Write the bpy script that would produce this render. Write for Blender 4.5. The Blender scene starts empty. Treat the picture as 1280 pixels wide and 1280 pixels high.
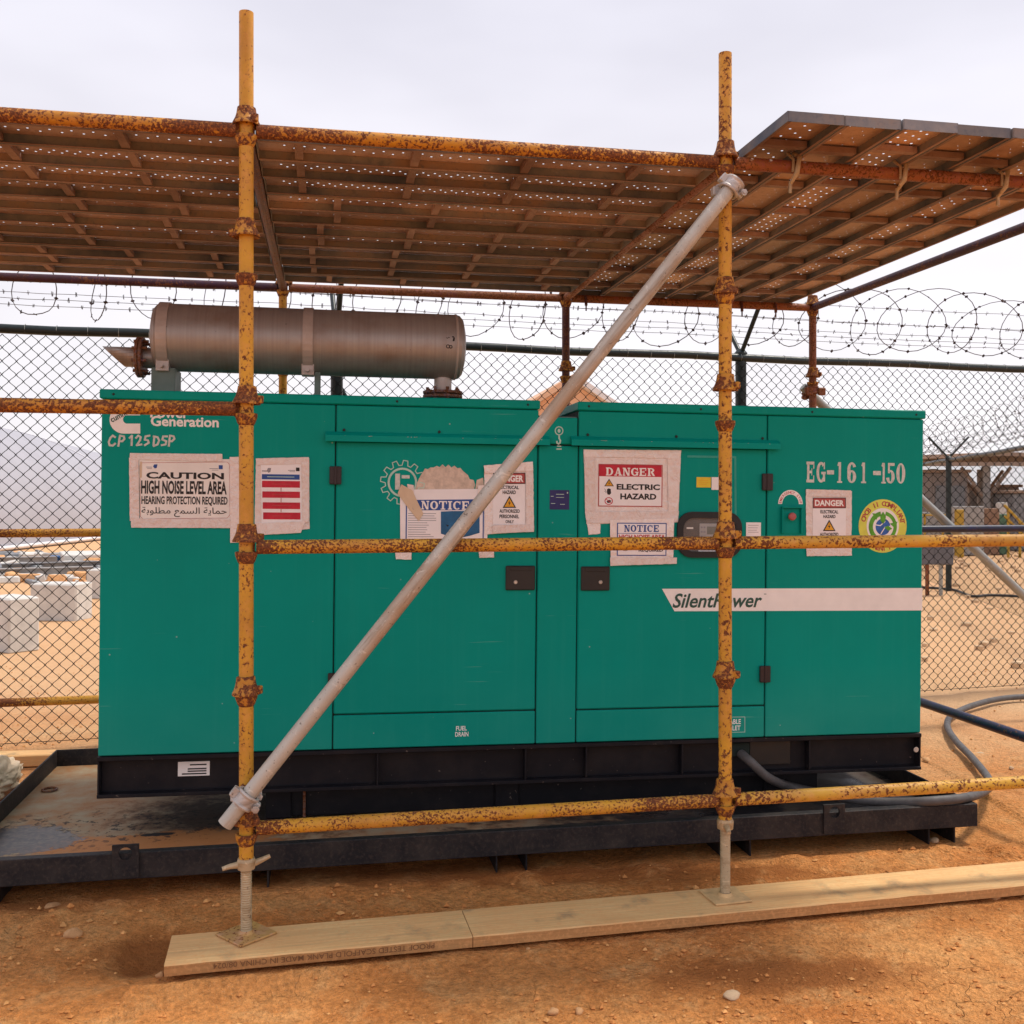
import bpy, bmesh, math, random
from math import sin, cos, pi, radians, atan2, sqrt
from mathutils import Vector, Matrix, noise

random.seed(7)
SC = bpy.context.scene
COL = SC.collection

# ------------------------------------------------------------------ camera, sky, sun, exposure
F, HZ, CH = 1280.0, 622.0, 1.62          # focal length and horizon row (pixels of a 1280 frame), eye height (m)
cam = bpy.data.cameras.new('camera')
cam.lens, cam.sensor_width = 36.0, 36.0
cam.shift_y = (HZ - 640) / 1280
cam.clip_start, cam.clip_end = 0.05, 6000
camo = bpy.data.objects.new('camera', cam)
COL.objects.link(camo)
camo.location = (0, 0, CH)
camo.rotation_euler = (radians(90), 0, 0)
SC.camera = camo

SUN_DIR = Vector((-0.46, -0.18, -1.0)).normalized()      # the way the light travels
SUN_EL = math.asin(-SUN_DIR.z)
w = bpy.data.worlds.new('World')
SC.world = w
w.use_nodes = True
nt = w.node_tree
nt.nodes.clear()
out = nt.nodes.new('ShaderNodeOutputWorld')
sky = nt.nodes.new('ShaderNodeTexSky')
sky.sky_type = 'NISHITA'
sky.sun_disc = False
sky.sun_elevation = SUN_EL
sky.sun_rotation = atan2(-SUN_DIR.x, -SUN_DIR.y)
sky.dust_density = 4.0
bg1 = nt.nodes.new('ShaderNodeBackground')
bg1.inputs['Strength'].default_value = 0.10
nt.links.new(sky.outputs[0], bg1.inputs['Color'])
tc = nt.nodes.new('ShaderNodeTexCoord')
mp = nt.nodes.new('ShaderNodeMapping')
mp.inputs['Scale'].default_value = (1.0, 1.0, 3.0)
nz = nt.nodes.new('ShaderNodeTexNoise')
nz.inputs['Scale'].default_value = 1.6
nz.inputs['Detail'].default_value = 4
nz.inputs['Roughness'].default_value = 0.55
sep = nt.nodes.new('ShaderNodeSeparateXYZ')
nt.links.new(tc.outputs['Generated'], mp.inputs[0])
nt.links.new(mp.outputs[0], nz.inputs['Vector'])
nt.links.new(tc.outputs['Generated'], sep.inputs[0])
grad = nt.nodes.new('ShaderNodeValToRGB')             # overcast veil: white at the horizon, pale lavender above
e = grad.color_ramp.elements
e[0].position, e[0].color = 0.02, (1.0, 0.96, 0.985, 1)
e[1].position, e[1].color = 0.42, (0.80, 0.785, 0.875, 1)
nt.links.new(sep.outputs['Z'], grad.inputs[0])
cl = nt.nodes.new('ShaderNodeValToRGB')
cl.color_ramp.elements[0].position, cl.color_ramp.elements[0].color = 0.36, (0.885, 0.885, 0.895, 1)
cl.color_ramp.elements[1].position, cl.color_ramp.elements[1].color = 0.66, (1.09, 1.09, 1.08, 1)
nt.links.new(nz.outputs[0], cl.inputs[0])
mul = nt.nodes.new('ShaderNodeMix')
mul.data_type, mul.blend_type = 'RGBA', 'MULTIPLY'
mul.inputs[0].default_value = 1.0
nt.links.new(grad.outputs[0], mul.inputs[6])
nt.links.new(cl.outputs[0], mul.inputs[7])
bg2 = nt.nodes.new('ShaderNodeBackground')
bg2.inputs['Strength'].default_value = 0.82
nt.links.new(mul.outputs[2], bg2.inputs['Color'])
ms = nt.nodes.new('ShaderNodeMixShader')
ms.inputs[0].default_value = 0.94
nt.links.new(bg1.outputs[0], ms.inputs[1])
nt.links.new(bg2.outputs[0], ms.inputs[2])
nt.links.new(ms.outputs[0], out.inputs[0])

sun = bpy.data.lights.new('sun', 'SUN')
sun.energy, sun.angle, sun.color = 2.4, radians(8), (1.0, 0.93, 0.82)
suno = bpy.data.objects.new('sun', sun)
COL.objects.link(suno)
suno.rotation_euler = SUN_DIR.to_track_quat('-Z', 'Y').to_euler()
suno.location = (6, 2, 12)

vs = SC.view_settings
vs.view_transform, vs.look, vs.exposure, vs.gamma = 'Standard', 'None', 0.40, 1.0
vs.use_curve_mapping = False
try:
    SC.cycles.max_bounces = 8
    SC.cycles.use_denoising = True
except Exception:
    pass

# ------------------------------------------------------------------ frames (all real places, in metres)
def TR(x, y, z): return Matrix.Translation((x, y, z))
def RZ(a): return Matrix.Rotation(radians(a), 4, 'Z')
M_GEN = TR(0.1135, 4.85, 0.268) @ RZ(9.32) @ Matrix.Rotation(0.0104, 4, 'Y')   # generator: slightly lower at its right end
M_SCA = TR(-0.96, 3.70, 0) @ RZ(11.0)
M_FEN = TR(0, 7.49, 0) @ RZ(15.4)
M_TRA = TR(0, 4.47, 0) @ RZ(10.15)
Z_FLOOR = 0.072

def at(px, py, d): return Vector(((px - 640) / F * d, d, CH + (HZ - py) / F * d))
def gnd(px, py, z=0.0):
    d = (CH - z) * F / (py - HZ)
    return at(px, py, d)
def plane(M, px, py, y=0.0):
    """Where the sight line of a photo pixel meets the plane y of a frame, in that frame."""
    inv = M.inverted()
    o = inv @ Vector((0, 0, CH))
    d = inv.to_3x3() @ Vector(((px - 640) / F, 1, (HZ - py) / F))
    return o + d * ((y - o.y) / d.y)
def L(px, py, y=0.0): return plane(M_GEN, px, py, y)

# ------------------------------------------------------------------ materials
def newmat(name):
    m = bpy.data.materials.new(name)
    m.use_nodes = True
    n = m.node_tree
    return m, n, n.nodes['Principled BSDF']
def N(n, t, **kw):
    x = n.nodes.new(t)
    for k, v in kw.items(): setattr(x, k, v)
    return x
def coords(n, shift=True, scale=None):
    tc = N(n, 'ShaderNodeTexCoord')
    v = tc.outputs['Object']
    if shift:
        oi = N(n, 'ShaderNodeObjectInfo')
        mu = N(n, 'ShaderNodeMath', operation='MULTIPLY')
        mu.inputs[1].default_value = 53.0
        n.links.new(oi.outputs['Random'], mu.inputs[0])
        ad = N(n, 'ShaderNodeVectorMath', operation='ADD')
        n.links.new(v, ad.inputs[0])
        n.links.new(mu.outputs[0], ad.inputs[1])
        v = ad.outputs[0]
    if scale:
        mp = N(n, 'ShaderNodeMapping')
        mp.inputs['Scale'].default_value = scale
        n.links.new(v, mp.inputs[0])
        v = mp.outputs[0]
    return v
def nzf(n, v, scale, detail=4, rough=0.55, dist=0.0):
    x = N(n, 'ShaderNodeTexNoise')
    x.inputs['Scale'].default_value = scale
    x.inputs['Detail'].default_value = detail
    x.inputs['Roughness'].default_value = rough
    x.inputs['Distortion'].default_value = dist
    n.links.new(v, x.inputs['Vector'])
    return x.outputs[0]
def ramp(n, f, stops):
    r = N(n, 'ShaderNodeValToRGB')
    el = r.color_ramp.elements
    while len(el) < len(stops): el.new(0.5)
    for k, (p, c) in enumerate(stops):
        el[k].position = p
        el[k].color = (c, c, c, 1) if not isinstance(c, (tuple, list)) else (*c, 1)
    n.links.new(f, r.inputs[0])
    return r.outputs[0]
def mth(n, op, a, b=None, clamp=False):
    x = N(n, 'ShaderNodeMath', operation=op, use_clamp=clamp)
    for k, v in ((0, a), (1, b)):
        if v is None: continue
        if isinstance(v, (int, float)): x.inputs[k].default_value = v
        else: n.links.new(v, x.inputs[k])
    return x.outputs[0]
def mix(n, f, a, b, blend='MIX'):
    x = N(n, 'ShaderNodeMix', data_type='RGBA', blend_type=blend)
    for k, v in ((0, f), (6, a), (7, b)):
        if isinstance(v, (int, float)): x.inputs[k].default_value = v
        elif isinstance(v, (tuple, list)): x.inputs[k].default_value = (*v, 1)
        else: n.links.new(v, x.inputs[k])
    return x.outputs[2]
def bump(n, b, h, strength=0.3, dist=0.01):
    x = N(n, 'ShaderNodeBump')
    x.inputs['Strength'].default_value = strength
    x.inputs['Distance'].default_value = dist
    n.links.new(h, x.inputs['Height'])
    n.links.new(x.outputs[0], b.inputs['Normal'])
def xyz(n, v):
    s = N(n, 'ShaderNodeSeparateXYZ')
    n.links.new(v, s.inputs[0])
    return s.outputs

def plain(name, col, rough=0.6, metal=0.0, var=0.12, scale=12.0, bmp=0.0, spec=0.4):
    m, n, b = newmat(name)
    v = coords(n)
    f = nzf(n, v, scale, 5, 0.6)
    c1 = tuple(x * (1 - var) for x in col)
    c2 = tuple(min(1, x * (1 + var)) for x in col)
    n.links.new(ramp(n, f, [(0.3, c1), (0.7, c2)]), b.inputs['Base Color'])
    n.links.new(ramp(n, f, [(0.3, min(1, rough + .08)), (0.7, max(0, rough - .08))]), b.inputs['Roughness'])
    b.inputs['Metallic'].default_value = metal
    b.inputs['Specular IOR Level'].default_value = spec
    if bmp: bump(n, b, nzf(n, v, scale * 6, 4), bmp, 0.004)
    return m

def rusty(name, paint, th, rough=0.5, end=0.0, half=0.9, scale=80.0, axis=0, worn=(0.26, 0.085, 0.026)):
    """Old paint broken by rust chips; th is how much paint is left, end how far rust eats in from the tube's ends."""
    m, n, b = newmat(name)
    tc0 = N(n, 'ShaderNodeTexCoord').outputs['Object']
    v = coords(n)
    f1 = nzf(n, v, scale, 6, 0.62, 0.3)
    f2 = nzf(n, v, 5.0, 4)
    f3 = nzf(n, v, 130, 4, 0.6)
    val = mth(n, 'ADD', f1, mth(n, 'MULTIPLY', mth(n, 'SUBTRACT', f2, 0.5), 0.50))
    if end:
        a = mth(n, 'ABSOLUTE', xyz(n, tc0)[axis])
        val = mth(n, 'ADD', val, mth(n, 'MULTIPLY', ramp(n, mth(n, 'DIVIDE', a, half), [(0.62, 0.0), (1.0, 1.0)]), end))
    mask = ramp(n, val, [(th, 0.0), (th + 0.025, 1.0)])
    halo = ramp(n, val, [(th - 0.10, 0.0), (th + 0.01, 1.0)])
    pc = mix(n, f2, tuple(x * .86 for x in paint), tuple(min(1, x * 1.12) for x in paint))
    gr = nzf(n, v, 2.6, 5, 0.6)
    pc = mix(n, ramp(n, gr, [(0.42, 0.0), (0.70, 0.75)]), pc, tuple(x * k for x, k in zip(paint, (.62, .52, 1.2))))
    pc = mix(n, ramp(n, nzf(n, v, 26, 4), [(0.48, 0.0), (0.70, 0.45)]), pc, tuple(x * k for x, k in zip(paint, (1.05, .92, 3.0))))
    pc = mix(n, mth(n, 'MULTIPLY', halo, 0.50), pc, (0.40, 0.16, 0.032))
    rc = ramp(n, f3, [(0.32, (0.075, 0.026, 0.014)), (0.52, (0.17, 0.055, 0.020)), (0.70, worn)])
    n.links.new(mix(n, mask, pc, rc), b.inputs['Base Color'])
    n.links.new(mix(n, mask, (rough,) * 3, (0.88,) * 3), b.inputs['Roughness'])
    b.inputs['Specular IOR Level'].default_value = 0.35
    bump(n, b, mth(n, 'SUBTRACT', mth(n, 'MULTIPLY', f3, 0.5), mask), 0.45, 0.0022)
    return m

YEL = (0.65, 0.335, 0.028)
MT = {}
MT['yellow_chipped'] = rusty('yellow_paint_chipped', YEL, 0.610)  # fewest rust chips of the yellow tubes
MT['yellow_mid'] = rusty('yellow_paint_speckled', YEL, 0.565, scale=62)
MT['yellow_led'] = rusty('yellow_paint_worn', YEL, 0.540, end=0.13, scale=105)
MT['yellow_led2'] = rusty('yellow_paint_fresh', (0.68, 0.38, 0.04), 0.585, end=0.17, half=0.93)
MT['yellow_top'] = rusty('yellow_paint_rusted', (0.60, 0.27, 0.018), 0.488, end=0.16, worn=(0.40, 0.14, 0.03))
MT['cup'] = rusty('rusted_cup', (0.58, 0.27, 0.02), 0.455, scale=48, worn=(0.40, 0.145, 0.035))
MT['oxide'] = rusty('red_oxide_paint', (0.085, 0.026, 0.022), 0.60, worn=(0.20, 0.065, 0.03))
MT['purple'] = rusty('maroon_paint', (0.062, 0.020, 0.024), 0.66, worn=(0.16, 0.05, 0.03))
MT['rustpipe'] = rusty('rust_brown_tube', (0.20, 0.060, 0.028), 0.50, worn=(0.30, 0.10, 0.035))
MT['bluepipe'] = rusty('dark_blue_paint', (0.018, 0.022, 0.042), 0.70, rough=0.35)
MT['red_top'] = rusty('red_brown_tube', (0.30, 0.095, 0.035), 0.52, worn=(0.36, 0.13, 0.035))

def galv(name, col=(0.50, 0.465, 0.41), stain=(0.38, 0.25, 0.15)):
    m, n, b = newmat(name)
    v = coords(n)
    f = nzf(n, v, 9, 5, 0.6); g = nzf(n, v, 70, 4, 0.6); h = nzf(n, v, 3.0, 3)
    c = mix(n, f, tuple(x * .82 for x in col), tuple(x * 1.15 for x in col))
    c = mix(n, ramp(n, h, [(0.48, 0.0), (0.66, 0.75)]), c, stain)
    c = mix(n, ramp(n, nzf(n, v, 22, 5, 0.7, 1.0), [(0.58, 0.0), (0.64, 0.55)]), c, tuple(min(.9, x * 1.45) for x in col))
    ln_ = nzf(n, coords(n, True, (2.2, 26, 26)), 1.0, 5, 0.65)
    c = mix(n, ramp(n, ln_, [(0.52, 0.0), (0.72, 0.8)]), c, tuple(x * .55 for x in stain))
    c = mix(n, ramp(n, g, [(0.64, 0.0), (0.69, 0.75)]), c, (0.10, 0.07, 0.05))
    n.links.new(c, b.inputs['Base Color'])
    b.inputs['Metallic'].default_value = 0.25
    b.inputs['Roughness'].default_value = 0.5
    bump(n, b, g, 0.12, 0.002)
    return m
MT['galv'] = galv('galvanised_tube')
MT['galv2'] = galv('galvanised_grey', (0.33, 0.35, 0.34), (0.28, 0.24, 0.19))
MT['clamp'] = galv('zinc_clamp', (0.55, 0.52, 0.50), (0.30, 0.20, 0.13))
MT['jack'] = galv('dusty_jack', (0.50, 0.39, 0.245), (0.50, 0.31, 0.14))
MT['plate_d'] = plain('dusty_base_plate', (0.60, 0.39, 0.185), 0.85, var=.2, scale=25)

def deckmat(name, c1, c2, dark):
    m, n, b = newmat(name)
    v = coords(n)
    oi = N(n, 'ShaderNodeObjectInfo')
    f = nzf(n, v, 3.0, 5, 0.6); g = nzf(n, v, 40, 4, 0.6)
    c = ramp(n, f, [(0.32, dark), (0.5, c1), (0.68, c2)])
    c = mix(n, ramp(n, g, [(0.55, 0.0), (0.7, 0.5)]), c, dark)
    gray = ramp(n, oi.outputs['Random'], [(0.0, 0.72), (1.0, 1.18)])
    c = mix(n, 1.0, c, gray, 'MULTIPLY')
    n.links.new(c, b.inputs['Base Color'])
    b.inputs['Roughness'].default_value = 0.85
    b.inputs['Specular IOR Level'].default_value = 0.25
    bump(n, b, g, 0.3, 0.002)
    return m
MT['deck_rib'] = deckmat('rusted_plank_stiffener', (0.34, 0.225, 0.20), (0.42, 0.29, 0.255), (0.22, 0.13, 0.11))
MT['deck'] = deckmat('rusted_plank_underside', (0.53, 0.40, 0.41), (0.61, 0.48, 0.49), (0.32, 0.21, 0.20))
MT['deck_r'] = deckmat('rusted_plank_orange', (0.66, 0.42, 0.31), (0.74, 0.50, 0.38), (0.40, 0.22, 0.16))
MT['deck_out'] = deckmat('weathered_plank_side', (0.26, 0.255, 0.26), (0.34, 0.24, 0.18), (0.12, 0.15, 0.20))

# generator paint
m, n, b = newmat('green_enamel'); MT['green'] = m
v = coords(n, False)
f = nzf(n, v, 1.3, 5, 0.6); g = nzf(n, v, 60, 3); st = nzf(n, coords(n, False, (26, 26, 0.9)), 1.0, 4, 0.6)
c = ramp(n, f, [(0.3, (0.000, 0.268, 0.217)), (0.7, (0.000, 0.312, 0.252))])
c = mix(n, ramp(n, st, [(0.52, 0.0), (0.80, 0.26)]), c, (0.02, 0.33, 0.265))
z = xyz(n, v)[2]
dust = mth(n, 'MULTIPLY', ramp(n, z, [(0.10, 1.0), (0.55, 0.0)]), ramp(n, f, [(0.35, 0.0), (0.75, 0.10)]))
c = mix(n, dust, c, (0.30, 0.26, 0.16))
vo = N(n, 'ShaderNodeTexVoronoi')                     # small chips in the paint
vo.inputs['Scale'].default_value = 13.0
n.links.new(v, vo.inputs['Vector'])
chip = mth(n, 'MULTIPLY', ramp(n, vo.outputs['Distance'], [(0.035, 1.0), (0.05, 0.0)]), ramp(n, nzf(n, v, 3.7, 2), [(0.52, 0.0), (0.56, 1.0)]))
scm = mth(n, 'MULTIPLY', ramp(n, nzf(n, coords(n, False, (2.2, 2, 75)), 1.0, 3, 0.5), [(0.69, 0.0), (0.71, 1.0)]), ramp(n, nzf(n, v, 2.9, 2), [(0.50, 0.0), (0.58, 1.0)]))
c = mix(n, mth(n, 'MULTIPLY', scm, 0.35), c, (0.16, 0.42, 0.34))
c = mix(n, mth(n, 'MULTIPLY', chip, 0.7), c, (0.45, 0.55, 0.48))
n.links.new(c, b.inputs['Base Color'])
n.links.new(ramp(n, g, [(0.3, 0.50), (0.7, 0.40)]), b.inputs['Roughness'])
b.inputs['Specular IOR Level'].default_value = 0.10
scr = nzf(n, coords(n, False, (3, 3, 60)), 1.0, 4, 0.7)
bump(n, b, mth(n, 'ADD', nzf(n, v, 2.2, 2), mth(n, 'MULTIPLY', scr, 0.05)), 0.25, 0.02)

MT['dark'] = plain('inner_gap_dark', (0.01, 0.02, 0.018), 0.8)  # dark green-black inside, seen through the panel gaps and cable slot
m, n, b = newmat('black_base_paint'); MT['black'] = m
v = coords(n, False)
f = nzf(n, v, 6, 5, 0.65); g = nzf(n, v, 45, 4)
c = mix(n, ramp(n, f, [(0.45, 0.0), (0.75, 0.6)]), (0.008, 0.008, 0.012), (0.030, 0.024, 0.024))
c = mix(n, ramp(n, g, [(0.68, 0.0), (0.72, 0.8)]), c, (0.16, 0.12, 0.10))
n.links.new(c, b.inputs['Base Color'])
b.inputs['Roughness'].default_value = 0.5
b.inputs['Specular IOR Level'].default_value = 0.22
bump(n, b, g, 0.15, 0.003)
MT['rubber'] = plain('black_rubber', (0.016, 0.015, 0.016), 0.55)
MT['hinge'] = plain('dark_brown_hinge', (0.030, 0.018, 0.020), 0.45)
MT['latch'] = plain('black_latch', (0.020, 0.018, 0.018), 0.42, bmp=.1)
MT['chrome'] = plain('bare_steel', (0.55, 0.53, 0.5), 0.35, 0.8)
MT['white'] = plain('white_print', (0.88, 0.84, 0.82), 0.55, var=.05)
MT['white_old'] = plain('weathered_white_print', (0.60, 0.60, 0.56), 0.6, var=.18, scale=60)
MT['faint'] = plain('pale_green_print', (0.45, 0.62, 0.54), 0.5)
MT['paper'] = plain('paper_sheet', (0.88, 0.84, 0.85), 0.6, var=.05, scale=9)
MT['paper_grey'] = plain('aged_paper', (0.84, 0.80, 0.76), 0.55, var=.08, scale=7)
MT['ink'] = plain('black_ink', (0.022, 0.018, 0.018), 0.6)
MT['ink_grey'] = plain('grey_ink', (0.30, 0.29, 0.32), 0.6)
MT['ink_green'] = plain('dark_green_ink', (0.025, 0.085, 0.065), 0.5)
MT['ink_blue'] = plain('blue_ink', (0.022, 0.075, 0.30), 0.5)
MT['ink_teal'] = plain('teal_blue_print', (0.010, 0.105, 0.245), 0.4, var=.3, scale=18)
MT['navy'] = plain('navy_label', (0.022, 0.022, 0.13), 0.45)
MT['ink_red'] = plain('red_ink', (0.52, 0.012, 0.035), 0.5, var=.15, scale=30)
MT['ink_red2'] = plain('faded_red_ink', (0.44, 0.075, 0.070), 0.55, var=.2, scale=30)
MT['yellow_lab'] = plain('yellow_label', (0.75, 0.55, 0.03), 0.5)
MT['amber'] = plain('amber_print', (0.74, 0.36, 0.02), 0.5)
MT['lime'] = plain('lime_yellow_print', (0.70, 0.70, 0.10), 0.5)
MT['leaf'] = plain('leaf_green_print', (0.10, 0.36, 0.025), 0.5, var=.3, scale=40)
MT['globe'] = plain('globe_blue_print', (0.03, 0.12, 0.42), 0.5, var=.3, scale=40)
MT['button'] = plain('red_push_button', (0.42, 0.10, 0.10), 0.4)
MT['residue'] = plain('sticker_residue', (0.62, 0.50, 0.41), 0.75, var=.2, scale=45, bmp=.2)
MT['tan_tape'] = plain('tan_masking_tape', (0.68, 0.52, 0.36), 0.65, var=.06)
m, n, b = newmat('clear_packing_tape'); MT['tape'] = m
v = coords(n)
f = nzf(n, v, 30, 4, 0.6, 1.5); g = nzf(n, v, 9, 3, 0.5, 2.0)
rnd = N(n, 'ShaderNodeObjectInfo').outputs['Random']
c = ramp(n, f, [(0.28, (0.86, 0.70, 0.65)), (0.50, (0.91, 0.82, 0.79)), (0.72, (0.92, 0.89, 0.88))])
n.links.new(mix(n, 1.0, c, ramp(n, rnd, [(0.0, (0.86, 0.82, 0.80)), (1.0, (1.0, 1.0, 1.0))]), 'MULTIPLY'), b.inputs['Base Color'])
b.inputs['Roughness'].default_value = 0.30
bump(n, b, mth(n, 'ADD', f, g), 0.9, 0.008)
m, n, b = newmat('panel_glass'); MT['glass'] = m
b.inputs['Base Color'].default_value = (0.75, 0.76, 0.74, 1)
b.inputs['Roughness'].default_value = 0.06
b.inputs['Transmission Weight'].default_value = 0.9
b.inputs['IOR'].default_value = 1.1
b.inputs['Alpha'].default_value = 0.45
MT['display'] = plain('grey_display', (0.20, 0.21, 0.19), 0.3)
MT['fascia'] = plain('grey_control_fascia', (0.42, 0.41, 0.41), 0.5)
MT['panel_in'] = plain('control_panel_grey', (0.14, 0.12, 0.11), 0.6)

m, n, b = newmat('aluminised_muffler'); MT['muffler'] = m
v = coords(n, False)
f = nzf(n, coords(n, False, (90, 1.5, 1.5)), 1.0, 4, 0.6); g = nzf(n, v, 5, 4); h = nzf(n, v, 55, 4)
c = mix(n, f, (0.315, 0.280, 0.268), (0.46, 0.425, 0.41))
c = mix(n, ramp(n, g, [(0.50, 0.0), (0.72, 0.6)]), c, (0.25, 0.16, 0.115))
c = mix(n, ramp(n, h, [(0.70, 0.0), (0.74, 0.6)]), c, (0.10, 0.06, 0.05))
n.links.new(c, b.inputs['Base Color'])
b.inputs['Metallic'].default_value = 0.55
n.links.new(ramp(n, f, [(0.3, 0.55), (0.7, 0.42)]), b.inputs['Roughness'])
bump(n, b, f, 0.08, 0.002)
MT['strap'] = plain('muffler_strap', (0.50, 0.43, 0.40), 0.5, 0.3)
MT['flange'] = rusty('rusted_flange', (0.16, 0.10, 0.075), 0.52)
MT['bracket'] = plain('grey_green_bracket', (0.16, 0.21, 0.19), 0.6)

def wood(name, c1, c2, dusty):
    m, n, b = newmat(name)
    v = coords(n, True, (1.3, 34, 34))
    f = nzf(n, v, 1.0, 5, 0.6, 0.6); g = nzf(n, coords(n), 3.5, 4)
    c = mix(n, f, c1, c2)
    c = mix(n, ramp(n, g, [(0.36, 0.0), (0.66, 0.75)]), c, dusty)
    k = nzf(n, coords(n), 6.5, 5)
    c = mix(n, ramp(n, k, [(0.58, 0.0), (0.72, 0.6)]), c, (0.24, 0.17, 0.10))
    fine = nzf(n, coords(n, True, (4, 160, 160)), 1.0, 3, 0.6)
    c = mix(n, 1.0, c, ramp(n, fine, [(0.3, 0.78), (0.7, 1.1)]), 'MULTIPLY')
    sand = nzf(n, coords(n), 60, 4, 0.7)
    c = mix(n, ramp(n, sand, [(0.48, 0.0), (0.66, 0.7)]), c, (0.70, 0.36, 0.14))
    n.links.new(c, b.inputs['Base Color'])
    b.inputs['Roughness'].default_value = 0.85
    bump(n, b, f, 0.35, 0.002)
    return m
MT['wood'] = wood('dusty_plank_wood', (0.70, 0.42, 0.17), (0.82, 0.55, 0.26), (0.74, 0.41, 0.165))
MT['wood_edge'] = wood('plank_edge_wood', (0.44, 0.22, 0.080), (0.56, 0.30, 0.115), (0.58, 0.26, 0.085))
MT['stamp'] = plain('stamped_ink', (0.22, 0.105, 0.045), 0.9)

m, n, b = newmat('tray_floor_plate'); MT['tray'] = m         # black oily steel under blown sand, wetter to the left front
v = coords(n, False)
f = nzf(n, v, 2.1, 6, 0.62, 0.5); g = nzf(n, v, 9, 5, 0.65); h = nzf(n, v, 40, 4)
X = xyz(n, v)
left = ramp(n, mth(n, 'MULTIPLY', X[0], -1.0), [(0.62, 0.0), (1.0, 1.0)])
leftm = ramp(n, mth(n, 'MULTIPLY_ADD', X[0], -0.5), [(0.35, 0.0), (0.85, 1.0)])
back = ramp(n, X[1], [(0.10, 0.0), (0.75, 0.25)])
sand = mth(n, 'ADD', mth(n, 'ADD', f, mth(n, 'MULTIPLY', g, 0.35)), mth(n, 'ADD', mth(n, 'MULTIPLY', leftm, 0.24), back))
smask = ramp(n, sand, [(0.80, 0.0), (0.90, 0.9)])
base = mix(n, ramp(n, h, [(0.4, 0.0), (0.7, 0.5)]), (0.012, 0.012, 0.016), (0.06, 0.05, 0.042))
scol = ramp(n, g, [(0.35, (0.40, 0.195, 0.080)), (0.65, (0.42, 0.33, 0.21))])
def zone(cx, cy, rx, ry, lo=0.75, hi=1.0, rag=1.5):
    dx = mth(n, 'DIVIDE', mth(n, 'SUBTRACT', X[0], cx), rx)
    dy = mth(n, 'DIVIDE', mth(n, 'SUBTRACT', X[1], cy), ry)
    r = mth(n, 'SQRT', mth(n, 'ADD', mth(n, 'MULTIPLY', dx, dx), mth(n, 'MULTIPLY', dy, dy)))
    r = mth(n, 'ADD', r, mth(n, 'ADD', mth(n, 'MULTIPLY', mth(n, 'SUBTRACT', g, 0.5), rag), mth(n, 'MULTIPLY', mth(n, 'SUBTRACT', h, 0.5), 0.6)))
    return ramp(n, r, [(lo, 1.0), (hi, 0.0)])
def zpx(px, py):
    q = M_TRA.inverted() @ gnd(px, py, Z_FLOOR)
    return q.x, q.y
mud = zone(*zpx(190, 1052), 0.62, 0.15)
water = zone(*zpx(5, 1052), 0.36, 0.24, 0.82, 0.92, 0.8)
black = zone(*zpx(330, 1015), 0.75, 0.50, 0.5, 1.15)
spot = zone(*zpx(196, 1043), 0.085, 0.028, 0.8, 0.95, .6)
spat = mth(n, 'MULTIPLY', zone(*zpx(120, 1035), 0.95, 0.30, 0.6, 1.1), ramp(n, nzf(n, v, 24, 4, 0.6), [(0.56, 0.0), (0.60, 1.0)]))
smask = mth(n, 'MULTIPLY', smask, ramp(n, mth(n, 'MULTIPLY_ADD', X[0], 0.25), [(0.45, 1.0), (0.80, 0.15)]))
c = mix(n, smask, base, scol)
c = mix(n, mth(n, 'MULTIPLY', black, 0.85), c, base)
c = mix(n, mth(n, 'MULTIPLY', mud, 0.9), c, (0.50, 0.205, 0.062))
c = mix(n, mth(n, 'MULTIPLY', water, ramp(n, h, [(0.35, 0.75), (0.6, 1.0)])), c, (0.040, 0.034, 0.034))
c = mix(n, mth(n, 'MAXIMUM', spot, mth(n, 'MULTIPLY', spat, 0.8)), c, (0.016, 0.014, 0.015))
n.links.new(c, b.inputs['Base Color'])
wet = ramp(n, nzf(n, v, 1.4, 3), [(0.46, 0.0), (0.54, 1.0)])
rg = mix(n, smask, mix(n, wet, (0.55,) * 3, (0.22,) * 3), (0.8,) * 3)
rg = mix(n, mud, rg, (0.7,) * 3)
n.links.new(mix(n, water, rg, (0.34,) * 3), b.inputs['Roughness'])
b.inputs['Specular IOR Level'].default_value = 0.30
bump(n, b, mth(n, 'ADD', mth(n, 'MULTIPLY', smask, 0.5), mth(n, 'MULTIPLY', h, mth(n, 'SUBTRACT', 1.0, water))), 0.22, 0.004)
m, n, b = newmat('tray_rim_black'); MT['rim'] = m
v = coords(n, False)
f = nzf(n, v, 7, 6, 0.65); g = nzf(n, v, 60, 4, 0.6)
c = mix(n, ramp(n, f, [(0.42, 0.0), (0.72, 0.6)]), (0.012, 0.011, 0.014), (0.065, 0.050, 0.042))
c = mix(n, ramp(n, g, [(0.50, 0.0), (0.70, 0.45)]), c, (0.085, 0.062, 0.050))
n.links.new(c, b.inputs['Base Color'])
b.inputs['Specular IOR Level'].default_value = 0.3
b.inputs['Roughness'].default_value = 0.6
bump(n, b, g, 0.4, 0.003)
MT['oil'] = plain('wet_oil', (0.008, 0.008, 0.010), 0.08, var=.2, spec=.6)
MT['water'] = plain('dirty_water', (0.06, 0.06, 0.075), 0.22, var=.3, spec=.35)
MT['mud'] = plain('orange_mud', (0.40, 0.155, 0.045), 0.75, var=.25, scale=30, bmp=.4)

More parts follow.
